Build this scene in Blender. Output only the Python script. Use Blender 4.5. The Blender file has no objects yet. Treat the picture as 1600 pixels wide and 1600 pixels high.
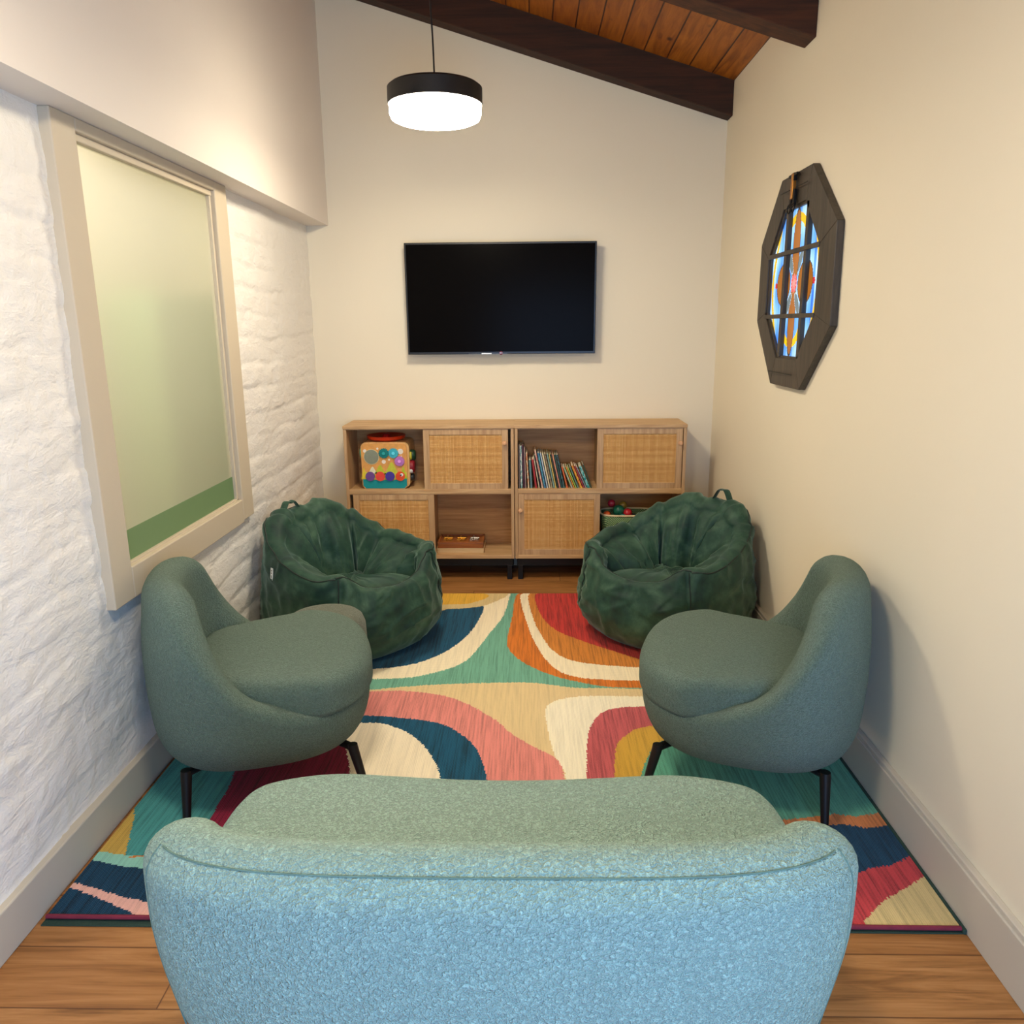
import bpy, bmesh, math, random
import numpy as np
from mathutils import Vector, Matrix, noise
PI = math.pi
random.seed(7)
SC = bpy.context.scene
COL = SC.collection

# ------------------------------------------------------------------ camera, light, exposure
cd = bpy.data.cameras.new('camera'); cam = bpy.data.objects.new('camera', cd); COL.objects.link(cam)
cd.sensor_width = 36.0; cd.lens = 36.0 * 1208.0 / 1600.0; cd.clip_start = 0.02
_p, _y, _r = math.radians(13.52), math.radians(1.29), math.radians(-.47)
_f = Vector((-math.sin(_y) * math.cos(_p), math.cos(_y) * math.cos(_p), -math.sin(_p)))
_rt = Vector((math.cos(_y), math.sin(_y), 0)); _up = _rt.cross(_f)
_r2 = _rt * math.cos(_r) + _up * math.sin(_r); _u2 = -_rt * math.sin(_r) + _up * math.cos(_r)
cam.matrix_world = Matrix(((_r2.x, _u2.x, -_f.x, 0), (_r2.y, _u2.y, -_f.y, 0), (_r2.z, _u2.z, -_f.z, 1.5), (0, 0, 0, 1)))
SC.camera = cam
SC.view_settings.view_transform = 'Standard'; SC.view_settings.look = 'None'
SC.view_settings.exposure = 0.0; SC.view_settings.gamma = 1.0; SC.view_settings.use_curve_mapping = False
world = bpy.data.worlds.new('world'); SC.world = world; world.use_nodes = True
world.node_tree.nodes['Background'].inputs[0].default_value = (.55, .72, 1, 1)
world.node_tree.nodes['Background'].inputs[1].default_value = 1.0

def area(name, loc, rot, sx, sy, power, col, spread=180):
    l = bpy.data.lights.new(name, 'AREA'); l.shape = 'RECTANGLE'; l.size = sx; l.size_y = sy
    l.energy = power; l.color = col; l.spread = math.radians(spread)
    o = bpy.data.objects.new(name, l); COL.objects.link(o); o.location = loc; o.rotation_euler = rot
    return o
# daylight entering through the opening behind the camera
area('daylight', (0.3, -.72, .95), (math.radians(88), 0, math.radians(20)), 1.5, 1.5, 60, (.31, .55, 1.0))
# light of the neighbouring room behind the frosted pane, and of the sky behind the stained glass
area('corridor_light', (-1.75, 2.5, 2.45), (0, math.radians(-12), 0), .6, 1.3, 20, (1.0, .93, .84))
area('skylight_behind_glass', (1.55, 3.4, 1.7), (0, math.radians(90), 0), .9, .9, 8, (.72, .86, 1.0))

# ------------------------------------------------------------------ helpers
def lin(c):
    return tuple((v / 255 / 12.92) if v / 255 <= .04045 else ((v / 255 + .055) / 1.055) ** 2.4 for v in c) + (1,)

class N:
    """small node-graph writer"""
    def __init__(s, name):
        s.m = bpy.data.materials.new(name); s.m.use_nodes = True; s.t = s.m.node_tree
        s.b = s.t.nodes['Principled BSDF']; s.out = s.t.nodes['Material Output']
    def n(s, typ, ins=None, **kw):
        nd = s.t.nodes.new(typ)
        for k, v in kw.items(): setattr(nd, k, v)
        for k, v in (ins or {}).items(): s.set(nd, k, v)
        return nd
    def set(s, nd, k, v):
        i = nd.inputs[k]
        if isinstance(v, bpy.types.NodeSocket): s.t.links.new(v, i)
        elif isinstance(v, bpy.types.Node): s.t.links.new(v.outputs[0], i)
        else: i.default_value = v
    def coord(s, scale=(1, 1, 1), which='Object'):
        tc = s.n('ShaderNodeTexCoord'); mp = s.n('ShaderNodeMapping')
        s.t.links.new(tc.outputs[which], mp.inputs[0]); mp.inputs['Scale'].default_value = scale
        return mp.outputs[0]
    def noise(s, vec, scale, detail=3, rough=.55, dist=0):
        return s.n('ShaderNodeTexNoise', {'Vector': vec, 'Scale': scale, 'Detail': detail, 'Roughness': rough, 'Distortion': dist}).outputs[0]
    def ramp(s, fac, stops):
        r = s.n('ShaderNodeValToRGB', {'Fac': fac}); e = r.color_ramp.elements
        while len(e) < len(stops): e.new(.5)
        for el, (p, c) in zip(e, stops): el.position = p; el.color = c if len(c) == 4 else tuple(c) + (1,)
        return r.outputs[0]
    def mix(s, fac, a, b, mode='MIX'):
        m = s.n('ShaderNodeMix', data_type='RGBA', blend_type=mode)
        s.set(m, 0, fac); s.set(m, 6, a); s.set(m, 7, b); return m.outputs[2]
    def math(s, op, a, b=0.0):
        m = s.n('ShaderNodeMath', operation=op); s.set(m, 0, a); s.set(m, 1, b); return m.outputs[0]
    def bump(s, h, strength=.3, dist=.01, normal=None):
        b = s.n('ShaderNodeBump', {'Height': h, 'Strength': strength, 'Distance': dist})
        if normal is not None: s.set(b, 'Normal', normal)
        s.set(s.b, 'Normal', b.outputs[0]); return b.outputs[0]
    def done(s, col=None, rough=.6, metal=0, spec=.5, sheen=0, **kw):
        if col is not None: s.set(s.b, 'Base Color', col)
        s.set(s.b, 'Roughness', rough); s.set(s.b, 'Metallic', metal); s.set(s.b, 'Specular IOR Level', spec)
        s.set(s.b, 'Sheen Weight', sheen)
        for k, v in kw.items(): s.set(s.b, k, v)
        return s.m

def plain(name, c, rough=.5, metal=0, spec=.5, var=.12, scale=30, bump=0, **kw):
    g = N(name); v = g.coord(); nz = g.noise(v, scale)
    c = lin(c); d = tuple(x * (1 - var) for x in c[:3]) + (1,); l = tuple(min(1, x * (1 + var)) for x in c[:3]) + (1,)
    col = g.ramp(nz, [(.3, d), (.7, l)])
    if bump: g.bump(nz, bump, .003)
    return g.done(col, rough, metal, spec, **kw)

def wood(name, c1, c2, axis=0, scale=1.0, rough=.5, knots=False):
    g = N(name); sc = [14, 14, 14]; sc[axis] = 1.1
    v = g.coord(tuple(x * scale for x in sc))
    a = g.noise(v, 2.2, 6, .6, .8)
    sc2 = [90, 90, 90]; sc2[axis] = 3
    b = g.noise(g.coord(tuple(x * scale for x in sc2)), 1.5, 3)
    h = g.math('ADD', g.math('MULTIPLY', a, .7), g.math('MULTIPLY', b, .3))
    col = g.ramp(h, [(.36, lin(c1)), (.62, lin(c2))])
    g.bump(h, .15, .002)
    return g.done(col, rough)

def mobj(name, verts, faces, mat=None, parent=None, smooth=False, loc=(0, 0, 0)):
    me = bpy.data.meshes.new(name); me.from_pydata([tuple(v) for v in verts], [], faces)
    if mat is not None:
        for m in (mat if isinstance(mat, (list, tuple)) else [mat]): me.materials.append(m)
    if smooth: me.polygons.foreach_set('use_smooth', [True] * len(me.polygons))
    me.update()
    o = bpy.data.objects.new(name, me); COL.objects.link(o); o.location = loc
    if parent is not None: o.parent = parent
    return o

class MB:
    """collects shapes into one mesh"""
    def __init__(s): s.bm = bmesh.new()
    def box(s, lo, hi, bev=0.0, M=None, seg=2):
        b = bmesh.new(); bmesh.ops.create_cube(b, size=1)
        for v in b.verts: v.co = Vector([lo[i] + (v.co[i] + .5) * (hi[i] - lo[i]) for i in range(3)])
        if bev: bmesh.ops.bevel(b, geom=list(b.edges), offset=bev, segments=seg, profile=.5, affect='EDGES')
        s._add(b, M); return s
    def _add(s, b, M=None, mi=None):
        if M is not None: bmesh.ops.transform(b, matrix=M, verts=b.verts)
        me = bpy.data.meshes.new('t'); b.to_mesh(me); b.free(); s.bm.from_mesh(me); bpy.data.meshes.remove(me)
    def lathe(s, prof, n=48, M=None, cap=True):
        b = bmesh.new(); rings = []
        for r, z in prof:
            if r < 1e-6: rings.append([b.verts.new((0, 0, z))])
            else: rings.append([b.verts.new((r * math.cos(2 * PI * i / n), r * math.sin(2 * PI * i / n), z)) for i in range(n)])
        for A, B in zip(rings, rings[1:]):
            for i in range(n):
                j = (i + 1) % n
                q = [A[i % len(A)], A[j % len(A)], B[j % len(B)], B[i % len(B)]]
                u = []
                for w in q:
                    if w not in u: u.append(w)
                if len(u) > 2: b.faces.new(u)
        s._add(b, M); return s
    def tube(s, pts, r, n=10, closed=False, flat=1.0):
        pts = [Vector(p) for p in pts]; b = bmesh.new(); rings = []; up = Vector((0, 0, 1)); m = len(pts)
        rr = r if isinstance(r, (list, tuple)) else [r] * m
        prev = None
        for i, p in enumerate(pts):
            a = pts[(i - 1) % m] if (closed or i) else p; c = pts[(i + 1) % m] if (closed or i < m - 1) else p
            t = (c - a).normalized()
            x = (t.cross(up) if prev is None else prev - t * prev.dot(t))
            if x.length < 1e-4: x = t.cross(Vector((1, 0, 0)))
            x.normalize(); prev = x; y = t.cross(x)
            rings.append([b.verts.new(p + x * rr[i] * math.cos(2 * PI * k / n) + y * rr[i] * flat * math.sin(2 * PI * k / n)) for k in range(n)])
        for i in range(m if closed else m - 1):
            A, B = rings[i], rings[(i + 1) % m]
            for k in range(n): b.faces.new((A[k], A[(k + 1) % n], B[(k + 1) % n], B[k]))
        if not closed: b.faces.new(rings[0][::-1]); b.faces.new(rings[-1])
        s._add(b); return s
    def prism(s, poly, a, b_, M=None, bev=0):
        """poly in xy, extruded in z from a to b_"""
        b = bmesh.new(); lo = [b.verts.new((x, y, a)) for x, y in poly]; hi = [b.verts.new((x, y, b_)) for x, y in poly]; n = len(poly)
        b.faces.new(lo[::-1]); b.faces.new(hi)
        for i in range(n): b.faces.new((lo[i], lo[(i + 1) % n], hi[(i + 1) % n], hi[i]))
        if bev: bmesh.ops.bevel(b, geom=list(b.edges), offset=bev, segments=2, profile=.5, affect='EDGES')
        s._add(b, M); return s
    def build(s, name, mat, parent=None, smooth=False, loc=(0, 0, 0), ang=None):
        bmesh.ops.recalc_face_normals(s.bm, faces=s.bm.faces)
        me = bpy.data.meshes.new(name); s.bm.to_mesh(me); s.bm.free()
        for m in (mat if isinstance(mat, (list, tuple)) else [mat]): me.materials.append(m)
        if smooth:
            me.polygons.foreach_set('use_smooth', [True] * len(me.polygons))
            try: me.set_sharp_from_angle(angle=math.radians(ang or 35))
            except Exception: pass
        o = bpy.data.objects.new(name, me); COL.objects.link(o); o.location = loc
        if parent is not None: o.parent = parent
        return o

def tag(o, label=None, cat=None, group=None, kind=None):
    for k, v in (('label', label), ('category', cat), ('group', group), ('kind', kind)):
        if v: o[k] = v
    return o
def empty(name, loc, label, cat, group=None, rz=0):
    o = bpy.data.objects.new(name, None); COL.objects.link(o); o.location = loc; o.rotation_euler = (0, 0, rz); o.empty_display_size = .1
    return tag(o, label, cat, group)
def struct(o): o['kind'] = 'structure'; return o
def copy_tree(o, parent=None):
    c = o.copy(); COL.objects.link(c)
    if parent is not None: c.parent = parent
    for ch in [x for x in bpy.data.objects if x.parent == o]: copy_tree(ch, c)
    return c
def catmull(P, n=8, closed=False):
    P = [Vector(p) for p in P]; out = []; m = len(P)
    for i in range(m if closed else m - 1):
        g = (lambda k: P[k % m]) if closed else (lambda k: P[max(0, min(m - 1, k))])
        a, b, c, d = g(i - 1), g(i), g(i + 1), g(i + 2)
        for j in range(n):
            t = j / n
            out.append(.5 * ((2 * b) + (c - a) * t + (2 * a - 5 * b + 4 * c - d) * t * t + (3 * b - a - 3 * c + d) * t ** 3))
    if not closed: out.append(P[-1])
    return out
def interp(x, xs, ys):
    """smooth (monotone cosine) interpolation"""
    if x <= xs[0]: return ys[0]
    for i in range(len(xs) - 1):
        if x <= xs[i + 1]:
            t = (x - xs[i]) / (xs[i + 1] - xs[i]); t = t * t * (3 - 2 * t) * .6 + t * .4
            return ys[i] + (ys[i + 1] - ys[i]) * t
    return ys[-1]
def clip01(x): return max(0., min(1., x))
def sstep(a, b, x): t = clip01((x - a) / (b - a)); return t * t * (3 - 2 * t)

# ------------------------------------------------------------------ wall materials
def paint(name, c, bump=.12, sc=60):
    g = N(name); v = g.coord(); a = g.noise(v, sc, 4); b = g.noise(v, 1.3, 2)
    cc = lin(c); col = g.ramp(b, [(.3, tuple(x * .975 for x in cc[:3]) + (1,)), (.7, cc)])
    g.bump(a, bump, .002)
    return g.done(col, .62, spec=.35)
M_wall = paint('wall_paint_cream', (234, 224, 200))
M_soffit = paint('wall_paint_soffit', (230, 222, 212))
M_trim = paint('trim_paint_grey', (196, 188, 172), .04)
M_frame = paint('window_frame_paint', (200, 187, 164), .04)
def brick_mat():
    g = N('white_painted_adobe'); v = g.coord()
    a = g.noise(v, 16, 8, .62, .4); b = g.noise(v, 110, 4, .6)
    st = g.noise(g.coord((1, 1, 3.2)), 7, 5, .6, .6)
    h = g.math('ADD', g.math('MULTIPLY', a, .8), g.math('ADD', g.math('MULTIPLY', b, .16), g.math('MULTIPLY', st, .8)))
    g.bump(h, .5, .018)
    return g.done(lin((236, 233, 226)), .55, spec=.4)
M_brick = brick_mat()

XL, XR, YB, YF = -1.297, 1.125, 4.77, -.5
SL = .307
def ceil_z(x): return 2.79 + SL * (XR - x)
# floor ------------------------------------------------------------
def floor_mat():
    g = N('oak_planks'); tc = g.n('ShaderNodeTexCoord'); sep = g.n('ShaderNodeSeparateXYZ'); g.t.links.new(tc.outputs['Object'], sep.inputs[0])
    X, Y = sep.outputs[0], sep.outputs[1]
    row = g.math('FLOOR', g.math('DIVIDE', Y, .178)); fr = g.math('FRACT', g.math('DIVIDE', Y, .178))
    wn = g.n('ShaderNodeTexWhiteNoise', {'W': row}, noise_dimensions='1D').outputs[0]
    xs = g.math('ADD', X, g.math('MULTIPLY', wn, 1.3)); col_ = g.math('FLOOR', g.math('DIVIDE', xs, 1.22)); fx = g.math('FRACT', g.math('DIVIDE', xs, 1.22))
    cmb = g.n('ShaderNodeCombineXYZ', {0: row, 1: col_}); pn = g.n('ShaderNodeTexWhiteNoise', {'Vector': cmb.outputs[0]}, noise_dimensions='2D').outputs[0]
    off = g.n('ShaderNodeCombineXYZ', {0: g.math('MULTIPLY', X, 1.3), 1: g.math('MULTIPLY', Y, 13.0), 2: g.math('MULTIPLY', pn, 30.)})
    a = g.noise(off.outputs[0], 1.6, 6, .62, 1.4)
    off2 = g.n('ShaderNodeCombineXYZ', {0: g.math('MULTIPLY', X, 4.), 1: g.math('MULTIPLY', Y, 120.0), 2: pn})
    b = g.noise(off2.outputs[0], 1.5, 3)
    h = g.math('ADD', g.math('MULTIPLY', a, .75), g.math('MULTIPLY', b, .25))
    base = g.ramp(h, [(.33, lin((108, 70, 34))), (.5, lin((162, 112, 62))), (.68, lin((188, 138, 86)))])
    tint = g.mix(g.math('MULTIPLY', pn, .35), base, lin((150, 96, 48)))
    edge = g.math('MINIMUM', g.math('MINIMUM', fr, g.math('SUBTRACT', 1., fr)), g.math('MULTIPLY', g.math('MINIMUM', fx, g.math('SUBTRACT', 1., fx)), 6.8))
    e = g.ramp(edge, [(.004, (0, 0, 0)), (.014, (1, 1, 1))])
    col = g.mix(g.math('SUBTRACT', 1., e), tint, lin((96, 58, 28)))
    g.bump(g.math('ADD', g.math('MULTIPLY', h, .2), e), .2, .002)
    return g.done(col, .42, spec=.4)
struct(MB().box((XL - .9, YF - .4, -.06), (XR + .1, YB + .1, 0)).build('floor', floor_mat()))

# brick wall with slumped courses --------------------------------------
def brick_wall():
    dy, dz = .0125, .0105; ys = np.arange(YF, YB + .03, dy); zs = np.arange(-.01, 2.10, dz)
    rnd = random.Random(3); courses = []; z = .02
    while z < 2.2: courses.append(z); z += rnd.uniform(.098, .125)
    joints = [[rnd.uniform(0, .4) + k * .41 + rnd.uniform(-.03, .03) for k in range(18)] for _ in courses]
    V = []
    for y in ys:
        wav = .022 * noise.noise((y * 1.1, 3.1, 0))
        for z in zs:
            w2 = z + wav + .022 * noise.noise((y * 3.2, z * 1.5, 7)) + .008 * noise.noise((y * 14, z * 9, 3))
            k = max(0, sum(1 for c in courses if c <= w2) - 1)
            c0 = courses[k]; c1 = courses[k + 1] if k + 1 < len(courses) else c0 + .11
            t = (w2 - c0) / (c1 - c0); t = clip01(t)
            prof = 1 - (abs(2 * t - 1)) ** 5
            vj = min(abs(y - YF - j) for j in joints[k]); prof *= .8 + .2 * sstep(.0, .022, vj)
            lump = noise.noise((y * 3.3, z * 6, k * 2.7)) * .55
            rough = noise.fractal((y * 11, z * 15, 2.2), .7, 2.0, 4) * .5
            mask = .35 + .65 * clip01(.5 + 1.2 * noise.noise((y * 1.7, z * 2.3, 11)))
            x = XL - .006 + (.0062 - .0025 * (1 - sstep(2.0, 3.2, y))) * prof * mask + .013 * lump + .005 * rough
            V.append((x, y, z))
    nz = len(zs); F = []
    for i in range(len(ys) - 1):
        for j in range(nz - 1):
            y, z = ys[i], zs[j]
            if 2.27 < y < 3.40 and .71 < z < 2.06: continue
            a = i * nz + j; F.append((a, a + nz, a + nz + 1, a + 1))
    o = mobj('wall_left', V, F, M_brick, smooth=True); struct(o)
brick_wall()
# plaster above the brick, proud of it
struct(MB().box((XL - .12, YF, 2.08), (-1.17, YB + .02, 3.75)).build('wall_left_upper', M_soffit))
# back wall: polygon that follows the roof slope
def yz_poly(x0, x1, y0, y1, zl, zr): pass
bw = [(XL - .3, -.02), (XR + .12, -.02), (XR + .12, ceil_z(XR + .12) + .1), (XL - .3, ceil_z(XL - .3) + .1)]
Mx = Matrix(((1, 0, 0, 0), (0, 0, -1, 0), (0, 1, 0, 0), (0, 0, 0, 1)))      # xy poly -> xz, extrudes towards -y
struct(MB().prism(bw, -(YB + .1), -YB, Mx).build('wall_back', M_wall))
# right wall with the opening of the stained glass window
WY0, WY1, WZ0, WZ1 = 3.10, 3.73, 1.36, 1.97
rw = MB()
for lo, hi in (((YF, -.02), (WY0, 3.2)), ((WY1, -.02), (YB + .1, 3.2)), ((WY0, -.02), (WY1, WZ0)), ((WY0, WZ1), (WY1, 3.2))):
    rw.box((XR, lo[0], lo[1]), (XR + .1, hi[0], hi[1]))
struct(rw.build('wall_right', M_wall))
# front wall behind the camera, with the opening the daylight comes through
fw = MB()
for a in (((XL - .1, -.02), (-.5, 3.7)), ((-.5, 1.75), (XR + .1, 3.7)), ((-.5, -.02), (XR + .1, .12))): fw.box((min(a[0][0], -.5) if a[0][0] > -1 else a[0][0], YF - .1, a[0][1]), (a[1][0], YF, a[1][1]))
struct(fw.build('wall_front', M_wall))
struct(MB().box((-.5, YF - .08, .12), (-.45, YF + .02, 1.75)).box((-.45, YF - .08, 1.70), (XR, YF + .02, 1.75)).box((-.45, YF - .08, .12), (XR, YF + .04, .16)).build('window_3', M_frame))

# ceiling planks ------------------------------------------------------
def plank_mat():
    g = N('stained_pine_planks'); tc = g.n('ShaderNodeTexCoord'); sep = g.n('ShaderNodeSeparateXYZ'); g.t.links.new(tc.outputs['Object'], sep.inputs[0])
    X, Y = sep.outputs[0], sep.outputs[1]
    q = g.math('DIVIDE', g.math('SUBTRACT', X, XR), .124); r = g.math('FLOOR', q); f = g.math('FRACT', q)
    pn = g.n('ShaderNodeTexWhiteNoise', {'W': r}, noise_dimensions='1D').outputs[0]
    off = g.n('ShaderNodeCombineXYZ', {0: g.math('MULTIPLY', X, 16.), 1: g.math('MULTIPLY', Y, 1.6), 2: g.math('MULTIPLY', pn, 20.)})
    a = g.noise(off.outputs[0], 1.5, 6, .6, 1.2)
    base = g.ramp(a, [(.3, lin((112, 58, 8))), (.5, lin((156, 88, 16))), (.7, lin((182, 112, 34)))])
    base = g.mix(g.math('MULTIPLY', pn, .4), base, lin((120, 52, 14)))
    kv = g.n('ShaderNodeTexVoronoi', {'Vector': g.n('ShaderNodeCombineXYZ', {0: g.math('MULTIPLY', X, 6.), 1: g.math('MULTIPLY', Y, 3.2)}).outputs[0], 'Scale': 1.0}).outputs[0]
    kn = g.ramp(kv, [(.05, (1, 1, 1)), (.11, (0, 0, 0))])
    base = g.mix(kn, base, lin((60, 22, 6)))
    e = g.ramp(g.math('MINIMUM', f, g.math('SUBTRACT', 1., f)), [(.012, (0, 0, 0)), (.04, (1, 1, 1))])
    col = g.mix(g.math('SUBTRACT', 1., e), base, lin((46, 16, 6)))
    g.bump(e, .4, .006)
    return g.done(col, .5)
cp = [(XR + .11, ceil_z(XR + .11)), (XR + .11, ceil_z(XR + .11) + .08), (XL - .3, ceil_z(XL - .3) + .08), (XL - .3, ceil_z(XL - .3))]
struct(MB().prism(cp, -(YB + .1), -(YF - .1), Mx).build('ceiling', plank_mat()))
M_beam = wood('dark_beam_wood', (34, 17, 5), (62, 31, 11), 0, .8, .8)
M_beam2 = wood('dark_beam_wood_red', (38, 18, 5), (78, 40, 14), 0, .8, .8)
def beam(name, y0, y1, depth, mat):
    x0, x1 = -1.17, XR
    P = [(x1, ceil_z(x1) - depth), (x1, ceil_z(x1) + .01), (x0, ceil_z(x0) + .01), (x0, ceil_z(x0) - depth)]
    struct(MB().prism(P, -y1, -y0, Mx, bev=.004).build(name, mat))
beam('trim_1', 4.66, YB, .178, M_beam)
beam('trim_2', 3.385, 3.515, .205, M_beam2)
beam('trim_3', 2.05, 2.18, .205, M_beam2)
# baseboards
struct(MB().box((XL - .03, YF, 0), (-1.279, YB, .128), .004).build('baseboard_left', M_trim))
struct(MB().box((1.105, YF, 0), (XR, YB, .162), .003).box((1.099, YF, 0), (1.107, YB, .148), .002).build('baseboard_right', M_trim))

# ------------------------------------------------------------------ frosted window on the left
def frosted_window():
    root = struct(MB().box((-1.34, 2.217, .657), (-1.270, 2.337, 2.08), .004).box((-1.34, 3.323, .667), (-1.270, 3.451, 2.08), .004)
        .box((-1.34, 2.337, .657), (-1.270, 3.323, .761), .004).box((-1.34, 2.337, 2.043), (-1.270, 3.323, 2.08), .004).build('window_1', M_frame))
    MB().box((-1.312, 2.337, .755), (-1.288, 2.349, 2.05), .002).box((-1.312, 3.307, .755), (-1.288, 3.323, 2.05), .002).box((-1.312, 2.337, .757), (-1.288, 3.323, .768), .002) \
        .box((-1.312, 2.337, 2.022), (-1.284, 3.323, 2.044), .003).build('window_bead', M_frame, root)
    g = N('frosted_glass'); t = g.t
    tr = g.n('ShaderNodeBsdfTranslucent', {'Color': lin((232, 234, 226))}); rf = g.n('ShaderNodeBsdfRefraction', {'Color': lin((238, 242, 238)), 'Roughness': .42, 'IOR': 1.25})
    df = g.n('ShaderNodeBsdfDiffuse', {'Color': lin((208, 210, 186))}); gl = g.n('ShaderNodeBsdfGlossy', {'Roughness': .35, 'Color': (.9, .9, .9, 1)})
    m1 = g.n('ShaderNodeMixShader', {0: .55, 1: tr.outputs[0], 2: rf.outputs[0]}); m2 = g.n('ShaderNodeMixShader', {0: .22, 1: m1.outputs[0], 2: df.outputs[0]})
    m3 = g.n('ShaderNodeMixShader', {0: .05, 1: m2.outputs[0], 2: gl.outputs[0]}); t.links.new(m3.outputs[0], g.out.inputs[0])
    mobj('window_pane', [(-1.302, 2.34, .76), (-1.302, 3.32, .76), (-1.302, 3.32, 2.043), (-1.302, 2.34, 2.043)], [(0, 1, 2, 3)], g.m, root)
    # what stands behind the pane
    g2 = N('green_tinted_frosted_strip')
    tr = g2.n('ShaderNodeBsdfTranslucent', {'Color': lin((160, 184, 148))}); df = g2.n('ShaderNodeBsdfDiffuse', {'Color': lin((122, 156, 118))}); m1 = g2.n('ShaderNodeMixShader', {0: .45, 1: tr.outputs[0], 2: df.outputs[0]})
    g2.t.links.new(m1.outputs[0], g2.out.inputs[0])
    mobj('tinted_strip', [(-1.3005, 2.34, .76), (-1.3005, 3.32, .76), (-1.3005, 3.32, .868), (-1.3005, 2.34, .868)], [(0, 1, 2, 3)], g2.m, root)
    # neighbouring corridor: pale walls, a green cabinet further off
    m = plain('corridor_plaster', (226, 216, 190), .8, var=.04)
    r = MB().box((-2.2, 1.7, 0), (-2.15, 4.0, 2.6)).box((-2.2, 1.65, 0), (-1.36, 1.7, 2.6)).box((-2.2, 4.0, 0), (-1.36, 4.05, 2.6)).box((-2.2, 1.65, 2.6), (-1.42, 4.05, 2.65))
    struct(r.build('wall_corridor', m))
    struct(MB().box((-2.14, 3.25, 0), (-1.75, 3.98, 1.65), .01).build('corridor_cabinet', plain('corridor_green', (160, 190, 140), .6, var=.05)))
frosted_window()
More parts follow.
